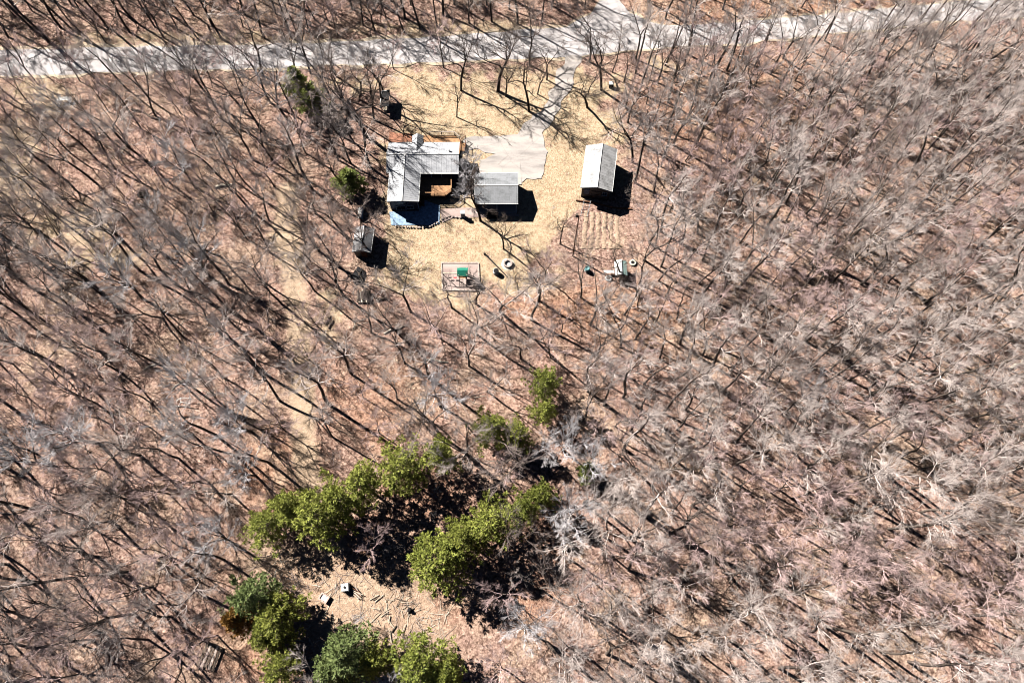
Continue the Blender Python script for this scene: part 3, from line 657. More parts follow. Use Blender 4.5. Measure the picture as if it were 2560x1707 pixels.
# ------------------------------------------------------------------ pines
def gen_pine(seed, h, R, dense=1.0, irr=0.35, top=0.75):
    rnd = random.Random(seed); wood = []; T = []
    wood.append((np.array([0, 0, -0.3]), np.array([0, 0, h * 0.5]), 0.2, 0.13)); wood.append((np.array([0, 0, h * 0.5]), np.array([0, 0, h * 0.97]), 0.13, 0.03))
    def tuft(p, s, d):
        n = rnd.randint(10, 14)
        for k in range(n):
            e = np.array([rnd.gauss(0, 0.75), rnd.gauss(0, 0.75), rnd.gauss(0.28, 0.5)]) + d * 0.5; e /= np.linalg.norm(e)
            sd = np.cross(e, np.array([rnd.gauss(0, 1), rnd.gauss(0, 1), rnd.gauss(0, 1)])); sd /= np.linalg.norm(sd) + 1e-9
            q = p + e * s * rnd.uniform(0.05, 0.25); L = s * rnd.uniform(0.7, 1.25); wd = s * 0.2
            T.append((q - sd * wd * 0.5, q + e * L * 0.55 + sd * wd, q + e * L)); T.append((q + sd * wd * 0.5, q + e * L, q + e * L * 0.55 - sd * wd))
    z = h * 0.22; lob = [rnd.uniform(1 - irr, 1 + irr) for _ in range(7)]; a0 = rnd.uniform(0, 6.28)
    while z < h * 0.98:
        t = (z / h - 0.22) / 0.78; rr = R * min(1, (1 - t) ** top * 1.08 + 0.05) * (0.7 + 0.3 * min(1, t * 5))
        nb = rnd.randint(5, 7); a0 += 0.6
        for k in range(nb):
            a = a0 + 6.28 * k / nb + rnd.gauss(0, 0.25); L = rr * rnd.uniform(0.65, 1.1) * lob[int(a / 6.2832 * 7) % 7]
            d = np.array([math.cos(a), math.sin(a), rnd.uniform(0.02, 0.3) + 0.5 * t]); d /= np.linalg.norm(d)
            p0 = np.array([0, 0, z]); m_ = max(2, int(L / 0.42 * dense))
            wood.append((p0, p0 + d * L, 0.045, 0.015))
            for j in range(m_):
                f = (j + rnd.random()) / m_ * 0.75 + 0.28; wdt = 0.26 * L * f * (1.25 - f)
                tuft(p0 + d * L * f + np.array([rnd.gauss(0, wdt), rnd.gauss(0, wdt), rnd.gauss(0, 0.12)]), rnd.uniform(0.26, 0.46), d)
            tuft(p0 + d * L, 0.5, d)
        z += h * 0.055 * rnd.uniform(0.8, 1.2)
    tuft(np.array([0, 0, h * 0.97]), 0.5, np.array([0, 0, 1.0]))
    V, Q = prisms(wood, 5)
    Tv = np.array(T).reshape(-1, 3); Tf = np.arange(len(Tv)).reshape(-1, 3)
    return V, Q, Tv, Tf
PP = []
for i in range(5):
    V, Q, Tv, Tf = gen_pine(400 + i, 12.0, 3.9, 1.15, 0.38)
    PP.append((fastmesh('pine_trunk', V, Q, M['log']), fastmesh('pine_crown', Tv, Tf, M['needle'])))
V, Q, Tv, Tf = gen_pine(430, 12.0, 3.9, 1.15, 0.3); BLUE = (fastmesh('pine_trunk', V, Q, M['log']), fastmesh('pine_crown', Tv, Tf, M['blueneedle']))
SP = []
for i in range(2):
    V, Q, Tv, Tf = gen_pine(450 + i, 9.0, 2.3, 1.0, 0.15, 1.0)
    SP.append((fastmesh('spruce_trunk', V, Q, M['log']), fastmesh('spruce_crown', Tv, Tf, M['spruce'])))
PL = ['taller of two spruces by the road', 'shorter spruce, lower right of its taller neighbour', 'dull green conifer half hidden by branches left of the house',
      'upper of two pines in the topmost green clump', 'lower darker pine of the topmost green clump', 'left larger pine of the flat clump below the topmost pine', 'right smaller pine of the flat clump below the topmost pine',
      'pine at the upper right end of the long row', 'round pale green pine, second from the row\'s upper right end', 'pine third from the upper right end of the long row', 'pine in the middle of the long row', 'largest pine of the long row near its left end', 'upper left pine of the long row beside the path', 'lowest leftmost pine of the long row by the clearing',
      'yellow green pine against the big silvery tree', 'small pine lower left of the yellow green pine by the silvery tree', 'topmost broad pine of the slanting right group', 'middle pine of the slanting right group', 'yellowish pine at the lower left end of the slanting group', 'smaller pine tucked behind the yellowish pine of the slanting group',
      'upper left pine with a rusty patch on its left side', 'right pine of the clump with the rusty patch', 'lower pine of the clump with the rusty patch', 'large bluish green pine at the bottom edge', 'lower left companion of the large bluish pine at the bottom', 'lower right companion of the large bluish pine at the bottom',
      'broad pine cut by the bottom edge, right of the bluish pine', 'rightmost pine on the bottom edge', 'small yellow green pine near the bottom edge, left of the bluish pine']
for n, (a, h, R, kd) in enumerate([((p[0], p[1]), p[2], p[3], p[4]) for p in PINES]):
    h *= 0.9; R *= 1.08
    x, y = g(a[0], a[1], h * 0.55); pr = (PP if kd == 'pine' else SP)[n % (5 if kd == 'pine' else 2)]
    if n in (20, 23, 24): pr = BLUE
    bh, bR = (12.0, 3.9) if kd == 'pine' else (9.0, 2.3)
    r = thing('pine_tree' if kd == 'pine' else 'spruce_tree', PL[n], 'conifer', (x, y, 0), rt.uniform(0, 6.28), 'pines round the sandy clearing' if kd == 'pine' else 'conifers near the house')
    r.scale = (R / bR, R / bR, h / bh); link('trunk', pr[0], r); link('crown', pr[1], r)
x, y = g(588, 1548, 6.0)
V, Q, Tv, Tf = gen_pine(480, 9.0, 1.9, 1.2, 0.3)
r = thing('rusty_conifer', 'small rust brown conifer beside the dark green pine clump', 'conifer', (x, y, 0)); link('trunk', fastmesh('rusty_trunk', V, Q, M['log']), r); link('crown', fastmesh('rusty_crown', Tv, Tf, M['rust']), r)
x, y = g(1470, 1180, 3.0)
V, Q, Tv, Tf = gen_pine(481, 5.0, 1.5, 0.7, 0.3)
r = thing('young_conifer', 'small faint green conifer in the woods above the silvery tree', 'conifer', (x, y, 0)); link('trunk', fastmesh('young_trunk', V, Q, M['log']), r); link('crown', fastmesh('young_crown', Tv, Tf, M['spruce']), r)
# ------------------------------------------------------------------ buildings
def onwall(px, py, y0):
    """x and z where the ray of a pixel meets the upright plane y = y0"""
    v = (853.5 - py) / F; s = y0 / (v * CT + ST)
    return ((px - 1280) / F * s, H + s * (v * ST - CT))
def slope(xe, ze, xr, zr_, ya, yb, prow, seam, axis='Y', th=0.09):
    """one roof slope from the eave line to the ridge line, with standing seams"""
    mb = MB(); sw = (lambda p: p) if axis == 'Y' else (lambda p: (p[1], p[0], p[2]))
    q = [(xe, ya, ze), (xr, ya - prow, zr_), (xr, yb, zr_), (xe, yb, ze)]
    mb.add([sw(p) for p in q] + [sw((p[0], p[1], p[2] - th)) for p in q], [(0, 1, 2, 3), (7, 6, 5, 4), (0, 4, 5, 1), (1, 5, 6, 2), (2, 6, 7, 3), (3, 7, 4, 0)])
    n = int((yb - ya) / seam)
    for k in range(1, n + 1):
        y = ya + (yb - ya) * k / (n + 1)
        mb.bar(sw((xe, y, ze + 0.002)), sw((xr, y, zr_ + 0.002)), 0.04, 0.03)
    return mb
def gable_roof(parent, x0, x1, ya, yb, ez, rz_, m, seam=0.45, prow=0.0, axis='Y', lift=0.0, xr=None, cap=True, trim=None):
    xr = (x0 + x1) / 2 if xr is None else xr
    slope(x0, ez, xr, rz_, ya, yb, prow, seam, axis).build('roof_slope', m, parent)
    slope(x1, ez, xr, rz_, ya, yb, prow, seam, axis).build('roof_slope', m, parent)
    sw = (lambda p: p) if axis == 'Y' else (lambda p: (p[1], p[0], p[2]))
    if cap: MB().bar(sw((xr, ya - prow, rz_ + 0.03)), sw((xr, yb, rz_ + 0.03)), 0.16, 0.05).build('ridge_cap', trim or M['pale'], parent)
    f = MB()
    for xe in (x0, x1):
        f.bar(sw((xe, ya - 0.02, ez - 0.06)), sw((xe, yb + 0.02, ez - 0.06)), 0.06, 0.16)
        f.bar(sw((xe, ya - 0.03, ez - 0.05)), sw((xr, ya - prow - 0.03, rz_ - 0.05)), 0.05, 0.2)
    f.build('fascia_board', M['white'], parent)
def gwall(mb, x0, x1, ya, yb, ez, rz_, axis='Y'):
    sw = (lambda p: p) if axis == 'Y' else (lambda p: (p[1], p[0], p[2]))
    xr = (x0 + x1) / 2; pr = [(x0, 0), (x1, 0), (x1, ez), (xr, rz_), (x0, ez)]
    mb.add([sw((x, ya, z)) for x, z in pr] + [sw((x, yb, z)) for x, z in pr], [(0, 1, 2, 3, 4), (9, 8, 7, 6, 5)] + [(i, (i + 1) % 5, 5 + (i + 1) % 5, 5 + i) for i in range(5)])
    return mb
def window(parent, c, w_, h_, ny=-1, mull=1):
    """window in a wall facing -y (or +y): frame > pane"""
    x, y, z = c; f = MB(); t = 0.08
    f.box((x, y, z + h_ / 2), (w_ + t, 0.08, t)).box((x, y, z - h_ / 2), (w_ + t * 1.6, 0.1, t))
    for s in (-1, 1): f.box((x + s * w_ / 2, y, z), (t, 0.076, h_ - t))
    for k in range(mull): f.box((x + w_ * ((k + 1) / (mull + 1) - 0.5), y, z), (0.05, 0.06, h_ - t))
    o = f.build('window', M['white'], parent)
    for k in range(mull + 1):
        MB().box((x + w_ * ((k + 0.5) / (mull + 1) - 0.5), y - ny * 0.02, z), (w_ / (mull + 1) - 0.06, 0.03, h_ - t - 0.01)).build('pane', M['glass'], o)

# the house
hx0, hx1, hy0, hy1 = -21.05, -8.95, 67.4, 73.5
house = thing('house', 'dark navy L-shaped house with pale metal roof and white trimmed gable', 'house')
wb = MB(); gwall(wb, hy0 + 0.35, hy1 - 0.35, hx0 + 0.3, hx1 - 0.3, 3.1, 4.05, 'X'); gwall(wb, -20.25, -15.7, 62.15, 69.2, 3.1, 3.98)
wb.build('wall', M['navy'], house)
gable_roof(house, hy0, hy1, hx0, hx1, 3.2, 4.2, M['roof'], 0.42, 0, 'X')
gable_roof(house, -20.6, -15.36, 61.85, 70.3, 3.22, 4.24, M['roof'], 0.42, 0.5, 'Y')
for (a, b_, c_, d_, mu) in ((995, 1018, 505, 510.5, 1), (992, 1013, 515, 525, 1), (1018, 1033, 514.5, 522, 1)):
    xa, za = onwall(a, d_, 62.12); xb, zb = onwall(b_, c_, 62.12)
    window(house, ((xa + xb) / 2, 62.1, (za + zb) / 2), xb - xa, max(0.45, zb - za), -1, mu)
for xx in (-20.28, -15.68): MB().box((xx, 62.14, 1.55), (0.14, 0.14, 3.0)).build('corner_board', M['white'], house)
for (yy, zz) in ((65.2, 1.9), (67.0, 1.9)):                      # east side windows over the deck
    f = MB(); f.box((-15.69, yy, zz), (0.06, 1.2, 1.3)); o = f.build('window', M['white'], house); MB().box((-15.655, yy, zz), (0.03, 1.05, 1.14)).build('pane', M['glass'], o)
d = MB().box((-12.8, 67.72, 2.25), (1.8, 0.08, 1.7)).build('patio_door', M['white'], house); MB().box((-12.8, 67.67, 2.25), (1.6, 0.04, 1.5)).build('pane', M['glass'], d)
window(house, (-10.4, 73.17, 2.0), 1.2, 1.1, 1); window(house, (-19.2, 73.17, 2.0), 1.4, 1.1, 1)
# gabled entry porch
pxa, pxb = g(1030, 350, 3.4)[0], g(1058, 350, 3.4)[0]; pyn = g(1045, 338, 3.5)[1]
slope(pxa, 3.35, (pxa + pxb) / 2, 4.0, 71.2, pyn, 0, 0.4).build('porch_roof', M['roof'], house)
slope(pxb, 3.35, (pxa + pxb) / 2, 4.0, 71.2, pyn, 0, 0.4).build('porch_roof', M['roof2'], house)
for s in (pxa + 0.15, pxb - 0.15): MB().box((s, pyn - 0.2, 1.65), (0.14, 0.14, 3.3)).build('porch_post', M['white'], house)
MB().box((hx1 - 1.6, 71.2, 4.15), (0.25, 0.25, 0.7)).build('vent_pipe', M['steel'], house)
mb = MB()
for yy, xx in ((hy0 - 0.08, (-15.3, hx1)), (hy1 + 0.08, (hx0, pxa - 0.1)), (hy1 + 0.08, (pxb + 0.1, hx1))): mb.bar((xx[0], yy, 3.14), (xx[1], yy, 3.14), 0.12, 0.1)
mb.build('gutter', M['white'], house)

def railing(parent, pts, z, hgt=0.95, gap=1.6, wood='cedar'):
    for a, b_ in zip(pts[:-1], pts[1:]):
        a, b_ = Vector((*a, z)), Vector((*b_, z)); n = max(1, round((b_ - a).length / gap)); up = Vector((0, 0, hgt))
        MB().bar(a + up, b_ + up, 0.12, 0.05).build('rail', M[wood], parent)
        MB().bar(a + up * 0.2, b_ + up * 0.2, 0.05, 0.08).build('rail', M[wood], parent)
        for k in range(n + 1): MB().box(a.lerp(b_, k / n) + up * 0.5, (0.1, 0.1, hgt)).build('rail_post', M[wood], parent)
        bal = MB(); m_ = int((b_ - a).length / 0.16)
        for k in range(1, m_): bal.box(a.lerp(b_, k / m_) + up * 0.55, (0.035, 0.035, hgt * 0.7))
        if m_ > 1: tag(bal.build('balusters', M[wood], parent), kind='stuff')
def boards(poly, z, wd=0.15, axis=0):
    """deck boards clipped to a convex outline"""
    mb = MB(); P_ = np.array(poly); lo, hi = P_.min(0), P_.max(0); k = 1 - axis; t = lo[k]
    while t < hi[k] - 0.02:
        c = t + wd / 2; xs_ = []
        for i in range(len(P_)):
            a, b_ = P_[i], P_[(i + 1) % len(P_)]
            if (a[k] > c) != (b_[k] > c): xs_.append(a[axis] + (c - a[k]) / (b_[k] - a[k]) * (b_[axis] - a[axis]))
        if len(xs_) == 2:
            m_ = (sum(xs_) / 2, c); ln = abs(xs_[0] - xs_[1])
            mb.box((*(m_ if axis == 0 else m_[::-1]), z - 0.02 + R_.uniform(-0.004, 0.004)), (ln, wd - 0.012, 0.04) if axis == 0 else (wd - 0.012, ln, 0.04))
        t += wd
    return mb
# decks belong to the house: back deck in the angle of the L, front deck along the entry
dz = 1.45
dk = [(-15.62, 67.68), (g(1129, 440, dz)[0], 67.68), g(1129, 477, dz), g(1113, 489, dz), (-15.62, g(1060, 489, dz)[1])]
tag(boards(dk, dz).build('deck_boards', M['cedar'], house), kind='stuff')
bk = house
railing(bk, [(dk[1][0], 67.6), dk[2], dk[3], (g(1060, 489, dz)[0], dk[4][1])], dz, 0.9)
sk = MB()
for a, b_ in zip(dk[1:4], dk[2:5]): sk.bar((*a, dz - 0.2), (*b_, dz - 0.2), 0.06, 0.26)
sk.build('deck_skirt', M['brown'], house)
for q in dk[1:]: MB().box((q[0] * 0.99 - 0.15, q[1] + 0.1, dz / 2), (0.14, 0.14, dz - 0.06)).build('deck_post', M['brown'], house)
st = MB()
for k in range(5): st.box((g(1054, 492, 1)[0], dk[4][1] - 0.15 - 0.26 * k, dz - 0.22 * (k + 1)), (0.95, 0.28, 0.05))
st.build('deck_stair', M['brown'], house)
fz = 0.55
fx0, fx1, fyn = pxb + 0.0, g(1150, 345, fz)[0], g(1100, 338, fz)[1]
fd = [(fx0, 73.2), (fx1, 73.2), (fx1, fyn - 1.0), (g(1138, 338, fz)[0], fyn), (pxa - 0.2, fyn), (pxa - 0.2, 73.2)]
tag(boards([(pxa - 0.2, 73.2), (fx1, 73.2), (fx1, fyn - 1.0), (g(1138, 338, fz)[0], fyn), (pxa - 0.2, fyn)], fz).build('deck_boards', M['cedar'], house), kind='stuff')
railing(house, [(fx0 + 0.6, fyn), (g(1136, 338, fz)[0], fyn), (fx1, fyn - 1.0)], fz, 0.95, 2.2, 'greywood')
lx0, lx1, ly1, ly0 = fx1 + 0.03, g(1164, 360, 0.4)[0], g(1150, 358, 0.4)[1], g(1150, 378, 0.3)[1]
tag(boards([(lx0, ly0), (lx1, ly0), (lx1, ly1), (lx0, ly1)], 0.4).build('landing_boards', M['cedar'], house), kind='stuff')
railing(house, [(lx0 + 0.1, ly0), (lx0 + 0.1, ly1), (lx1, ly1 + 0.9)], 0.4, 0.95, 1.2, 'brown')
railing(house, [(lx1, ly1 - 0.1), (lx1, ly0)], 0.4, 0.95, 1.2, 'brown')
# patio, beds and stone edging behind the house
tag(sheet('patio', gpoly([(974, 531), (1047, 528), (1060, 500), (1100, 515), (1098, 560), (1075, 564), (1030, 563), (978, 564)]), 0.13, mat('blue_patio', (0.27, 0.38, 0.52), 0.8, 0.45, 2.5), 0.05), kind='structure')
M['mulch'] = pavemat('gravel_bed', (0.30, 0.22, 0.2), (0.42, 0.33, 0.3), (0.5, 0.41, 0.38), 0)
tag(sheet('gravel_bed', gpoly([(1100, 524), (1180, 520), (1240, 530), (1296, 536), (1296, 543), (1185, 543), (1130, 545), (1104, 556)]), 0.11, M['mulch'], 0.2), kind='structure')
tag(sheet('leafy_bed', gpoly([(975, 332), (1030, 334), (1030, 356), (974, 357)]), 0.11, mat('rust_leaves', (0.30, 0.14, 0.09), 0.9, 0.7, 4, bmp=0.05), 0.3), kind='structure')
tag(sheet('garage_apron', gpoly([(1199, 408), (1300, 406), (1304, 462), (1197, 462)]), 0.13, M['slab'], 0.02), kind='structure')
se = thing('stone_border', 'curved border of field stones edging the patio and flower bed', 'stone edging', (*g(1080, 563), 0.1))
path = [(990, 567), (1020, 569), (1050, 570), (1075, 567), (1094, 558), (1108, 548), (1124, 542), (1150, 545), (1178, 546)]
P_ = [np.array(g(*q)) for q in path]; o0 = np.array(g(1080, 563))
sm = []
for k in range(3):
    bm = bmesh.new(); bmesh.ops.create_icosphere(bm, subdivisions=1, radius=0.22)
    for v in bm.verts: v.co *= R_.uniform(0.75, 1.2); v.co.z *= 0.6
    me = bpy.data.meshes.new('stone'); bm.to_mesh(me); bm.free(); me.materials.append(M['stone']); sm.append(me)
acc = 0
for a, b_ in zip(P_[:-1], P_[1:]):
    L = np.linalg.norm(b_ - a); t = 0.0
    while t < L:
        q = a + (b_ - a) * t / L - o0; s = link('stone', sm[acc % 3], se); s.location = (q[0], q[1], 0.12); s.rotation_euler = (0, 0, R_.uniform(0, 6)); s.scale = (1, R_.uniform(0.7, 1), 1); t += R_.uniform(0.42, 0.6); acc += 1
wbx = thing('garden_box', 'white upright box standing on the gravel bed left of the garage', 'box', g(1158, 543))
MB().box((0, 0, 0.75), (0.65, 0.5, 1.5)).build('cabinet', M['white'], wbx, 0.03); MB().box((0, 0, 1.53), (0.72, 0.56, 0.06)).build('lid', M['pale'], wbx)

# garage with an open south porch
ga = thing('garage', 'grey metal roofed garage with open porch under a crooked tree', 'garage')
gx0, gx1, gy0, gy1 = -6.2, 1.0, 61.7, 67.72
mb = MB().box(((gx0 + gx1) / 2, 67.35, 1.3), (6.6, 0.14, 2.6))
mb.box((gx0 + 0.35, 64.65, 1.3), (0.14, 5.25, 2.6)); mb.box((gx1 - 0.35, 65.4, 1.3), (0.14, 3.75, 2.6))  # west wall drawn on past the porch end, added to keep the porch dark
mb.box(((gx0 + gx1) / 2, 63.5, 1.3), (6.6, 0.12, 2.6)); mb.build('wall', M['char'], ga)
gt = MB()
for s in (gx0 + 0.33, gx1 - 0.33): gt.prism([(0, 0), (1, 0), (1, 1)], 0, 0.01) if False else gt.add([(s - .06, gy0 + .3, 2.62), (s - .06, gy1 - .3, 2.62), (s - .06, 64.71, 3.5), (s + .06, gy0 + .3, 2.62), (s + .06, gy1 - .3, 2.62), (s + .06, 64.71, 3.5)], [(0, 1, 2), (5, 4, 3), (0, 2, 5, 3), (1, 4, 5, 2), (0, 3, 4, 1)])
gt.build('gable_wall', M['char'], ga)
gable_roof(ga, gy0, gy1, gx0, gx1, 2.7, 3.6, M['roof2'], 0.3, 0, 'X', trim=M['pale'])
for pxx in (1190, 1242, 1291): MB().box((g(pxx, 510, 2.6)[0], gy0 + 0.18, 1.3), (0.14, 0.14, 2.6)).build('porch_post', M['white'], ga)
MB().box(((gx0 + gx1) / 2, 62.45, 0.08), (6.9, 2.0, 0.2)).build('porch_slab', M['slab'], ga)
MB().box((-4.2, 63.42, 1.1), (0.95, 0.06, 2.0)).build('door', M['white'], ga)
for s in (-1.9, 1.4): MB().box((-2.6 + s, 67.44, 1.15), (2.5, 0.06, 2.1)).build('garage_door', M['white'], ga)
mt_ = thing('porch_step', 'dark wooden step in front of the garage porch', 'step', g(1231, 545))
MB().box((0, 0.2, 0.12), (1.9, 0.75, 0.2)).build('tread', M['black'], mt_); MB().box((0, 0.75, 0.2), (1.9, 0.35, 0.36)).build('tread', M['black'], mt_)

# barn
ba = thing('barn', 'narrow dark barn with pale streaked gable roof at the wood edge', 'barn', (14.65, 68.3, 0), math.radians(-8.6))
MB_ = gwall(MB(), -2.35, 2.35, -3.9, 3.9, 3.25, 4.2); MB_.build('wall', M['char'], ba)
gable_roof(ba, -2.65, 2.65, -4.25, 4.25, 3.3, 4.4, M['roof3'], 0.6, 0.25)
for s in (1.5,): window(ba, (s, -3.93, 1.75), 0.75, 0.9, -1, 1)
bd = MB().box((0.1, -3.94, 1.1), (1.7, 0.07, 2.2)).build('barn_door', M['char'], ba); MB().bar((-0.7, -4.0, 0.2), (0.9, -4.0, 2.0), 0.03, 0.12).build('door_brace', M['brown'], bd)
MB().box((-1.55, -3.95, 1.9), (0.95, 0.08, 1.3)).build('shutter', M['white'], ba)

# small left shed
x0, y1 = g(886, 566, 2.6); x1, y0 = g(929, 630, 2.2)
ls = thing('small_shed', 'small weathered grey shed half hidden by pale branches left of the house', 'shed', ((x0 + x1) / 2, (y0 + y1) / 2, 0), math.radians(-3))
w2, l2 = (x1 - x0) / 2, (y1 - y0) / 2
gwall(MB(), -w2 + 0.2, w2 - 0.2, -l2 + 0.2, l2 - 0.2, 2.15, 2.75).build('wall', M['char'], ls)
gable_roof(ls, -w2, w2, -l2, l2, 2.2, 2.9, M['roof4'], 0.5)
MB().box((0.2, -l2 + 0.17, 1.0), (0.9, 0.06, 1.9)).build('door', M['brown'], ls)
pt = thing('propane_tank', 'long white tank lying on legs above the small left shed', 'tank', g(904, 538))
MB().lathe([(0, -1.15), (0.22, -1.1), (0.38, -0.95), (0.42, -0.8), (0.42, 0.8), (0.38, 0.95), (0.22, 1.1), (0, 1.15)], n=14).build('shell', M['white'], pt, smooth=True)
sh_ = pt.children[0]; sh_.rotation_euler = (math.radians(90), 0, 0); sh_.location = (0, 0, 0.68)
for s in (-0.7, 0.7): MB().box((0, s, 0.15), (0.6, 0.1, 0.32)).build('leg', M['pale'], pt)
MB().lathe([(0.12, 0), (0.12, 0.16), (0, 0.18)], (0, 0, 1.08), 10).build('valve_dome', M['pale'], pt)
# wood rack left of the front lawn
wr = thing('wood_rack', 'black roofed firewood lean-to at the left end of the front lawn', 'wood shed', g(966, 283))
MB().add([(-0.8, -0.2, 1.7), (0.75, -0.2, 2.1), (0.75, 3.3, 2.1), (-0.8, 3.3, 1.7), (-0.8, -0.2, 1.63), (0.75, -0.2, 2.03), (0.75, 3.3, 2.03), (-0.8, 3.3, 1.63)], [(0, 1, 2, 3), (7, 6, 5, 4), (0, 4, 5, 1), (1, 5, 6, 2), (2, 6, 7, 3), (3, 7, 4, 0)]).build('roof', M['black'], wr)
for sx in (-0.65, 0.62):
    for sy in (0, 1.55, 3.1): MB().box((sx, sy, 0.8), (0.1, 0.1, 1.66)).build('post', M['greywood'], wr)
MB().bar((-0.82, -0.25, 1.72), (-0.82, 3.35, 1.72), 0.1, 0.12).bar((-0.8, 3.34, 1.72), (0.75, 3.34, 2.12), 0.1, 0.12).build('edge_trim', M['pale'], wr)
lm = MB().tube([(0, -0.4, 0), (0, 0.4, 0)], 0.13, 7).mesh('firewood', M['palewood'])
for k in range(18):
    o = link('firewood', lm, wr); o.location = (-0.1 + R_.uniform(-.05, .05), 0.3 + 0.28 * (k % 9), 0.2 + 0.27 * (k // 9)); o.rotation_euler = (0, 0, math.pi / 2)

# ------------------------------------------------------------------ yard things
# play area with timber border, swing frame and green roofed tower
pa = thing('play_border', 'rectangular timber border round the swings', 'timber border', g(1150, 690))
o0 = Vector((*g(1150, 690), 0)); cs = [gv(1104, 658) - o0, gv(1196, 658) - o0, gv(1199, 727) - o0, gv(1107, 726) - o0]
for a, b_ in zip(cs, cs[1:] + cs[:1]):
    for k in range(3): MB().bar(a.lerp(b_, k / 3 + 0.004) + Vector((0, 0, 0.1)), a.lerp(b_, (k + 1) / 3 - 0.004) + Vector((0, 0, 0.1 + R_.uniform(-.01, .01))), 0.2, 0.24).build('timber', M['greywood'], pa)
tag(sheet('play_mulch', np.array([g(1106, 660), g(1195, 660), g(1197, 725), g(1109, 724)]), 0.094, M['mulch'], 0.02), kind='structure')
sw = thing('swing_set', 'wooden swing frame with ladder and green canopied tower', 'swing set', g(1159, 696))
o0 = Vector((*g(1159, 696), 0))
tz = 2.6; tc = Vector((0, 0, 0))
for sx in (-0.62, 0.62):
    for sy in (-0.6, 0.6): MB().box((sx, sy, 1.25), (0.1, 0.1, 2.5)).build('post', M['greywood'], sw)
tag(boards([(-0.62, -0.6), (0.62, -0.6), (0.62, 0.6), (-0.62, 0.6)], 1.25).build('platform', M['cedar'], sw))
for s in (-1, 1): MB().add([(-0.85, s * 0.75, 2.35), (0.85, s * 0.75, 2.35), (0.85, 0, 2.95), (-0.85, 0, 2.95), (-0.85, s * 0.75, 2.31), (0.85, s * 0.75, 2.31), (0.85, 0, 2.91), (-0.85, 0, 2.91)], [(0, 1, 2, 3), (7, 6, 5, 4), (0, 4, 5, 1), (1, 5, 6, 2), (2, 6, 7, 3), (3, 7, 4, 0)]).build('canopy', M['green'], sw)
bx1 = Vector(gv(1107, 683, 2.3)) - o0; bx0 = Vector((-0.55, bx1.y, 2.3))
MB().bar(bx0, bx1, 0.12, 0.16).build('beam', M['palewood'], sw)
for s in (-1, 1): MB().bar(bx1 + Vector((0.05, 0, 0)), Vector((bx1.x - 0.2, bx1.y + s * 0.95, 0)), 0.1).build('leg', M['palewood'], sw)
for k, c_ in ((0.3, 'red'), (0.62, 'black')):
    p = bx0.lerp(bx1, k); sg = MB()
    for s in (-0.22, 0.22): sg.tube([p + Vector((s, 0, 0)), p + Vector((s, 0.08, -1.75))], 0.018, 4)
    e = sg.build('swing_chain', M['steel'], sw); MB().box(p + Vector((0, 0.08, -1.76)), (0.52, 0.22, 0.05)).build('swing_seat', M[c_], e)
ld = MB()
for s in (-0.3, 0.3): ld.bar((s - 0.3, -0.66, 1.3), (s - 0.3, -1.5, 0.05), 0.07)
for k in range(5): ld.bar((-0.6, -0.66 - 0.84 * k / 5, 1.3 - 0.25 * k), (0.0, -0.66 - 0.84 * k / 5, 1.3 - 0.25 * k), 0.06)
ld.build('ladder', M['palewood'], sw)
sl_ = MB(); pts = [(0.62 + 1.9 * t, -0.1 - 0.5 * t, 1.3 - 1.15 * t + 0.18 * math.sin(3 * t)) for t in np.linspace(0, 1, 7)]
for a, b_ in zip(pts[:-1], pts[1:]):
    sl_.bar(a, b_, 0.5, 0.04)
    for s in (-0.25, 0.25): sl_.bar((a[0], a[1] + s, a[2] + 0.08), (b_[0], b_[1] + s, b_[2] + 0.08), 0.04, 0.16)
sl_.build('slide', M['teal'], sw)
MB().bar((-0.62, -0.62, 1.75), (0.62, -0.62, 1.75), 0.05, 0.4).bar((0.62, 0.1, 1.75), (0.62, 0.6, 1.75), 0.05, 0.4).build('guard_panel', M['cedar'], sw)

fr = thing('fire_ring', 'round fire ring on a pale circle of sand near the play area', 'fire pit', g(1270, 661))
MB().lathe([(0, 0.10), (0.6, 0.115), (1.05, 0.09), (1.1, 0.06)], n=24).build('sand_circle', M['palestone'], fr)
bm = bmesh.new(); bmesh.ops.create_cube(bm, size=1); bmesh.ops.bevel(bm, geom=bm.edges[:], offset=0.12, segments=1, affect='EDGES')
for v in bm.verts: v.co = Vector((v.co.x * 0.3, v.co.y * 0.36, v.co.z * 0.36))
ms = bpy.data.meshes.new('ring_stone'); bm.to_mesh(ms); bm.free(); ms.materials.append(M['stone'])
for k in range(12):
    a = 2 * math.pi * k / 12; o = link('ring_stone', ms, fr); o.location = (0.6 * math.cos(a), 0.6 * math.sin(a), 0.28); o.rotation_euler = (0, 0, a)
MB().lathe([(0, 0.14), (0.44, 0.16)], n=14).build('ash_bed', M['pale'], fr)
dm = thing('drum', 'short white drum with shade-painted black top on the lawn beside the fire ring', 'drum', g(1240, 683))
MB().lathe([(0.0, 0.09), (0.46, 0.09), (0.48, 0.5), (0.46, 0.95), (0.4, 0.97)], n=18).build('body', M['white'], dm, smooth=True)
MB().lathe([(0.42, 0.95), (0.44, 1.0), (0.3, 1.06), (0, 1.1)], (0.03, -0.03, 0), 18).build('lid', M['black'], dm)  # black cap painted in for the drum's own dark side and shadow
MB().bar((-0.7, -0.05, 0.85), (-0.45, -0.03, 0.85), 0.05).build('handle', M['black'], dm)
pl = thing('fallen_pole', 'long dark pole lying across the back lawn near the fire ring', 'pole', g(1212, 636))
e = gv(1267, 692) - gv(1212, 636)
MB().tube([(0, 0, 0.24), e * 0.5 + Vector((0, 0, 0.22)), e + Vector((0, 0, 0.2))], [0.13, 0.11, 0.08], 8).build('shaft', M['black'], pl)
MB().tube([(0, -0.05, 0.1), (-0.03, 0.02, 0.62)], [0.2, 0.15], 8).build('knob', M['log'], pl)

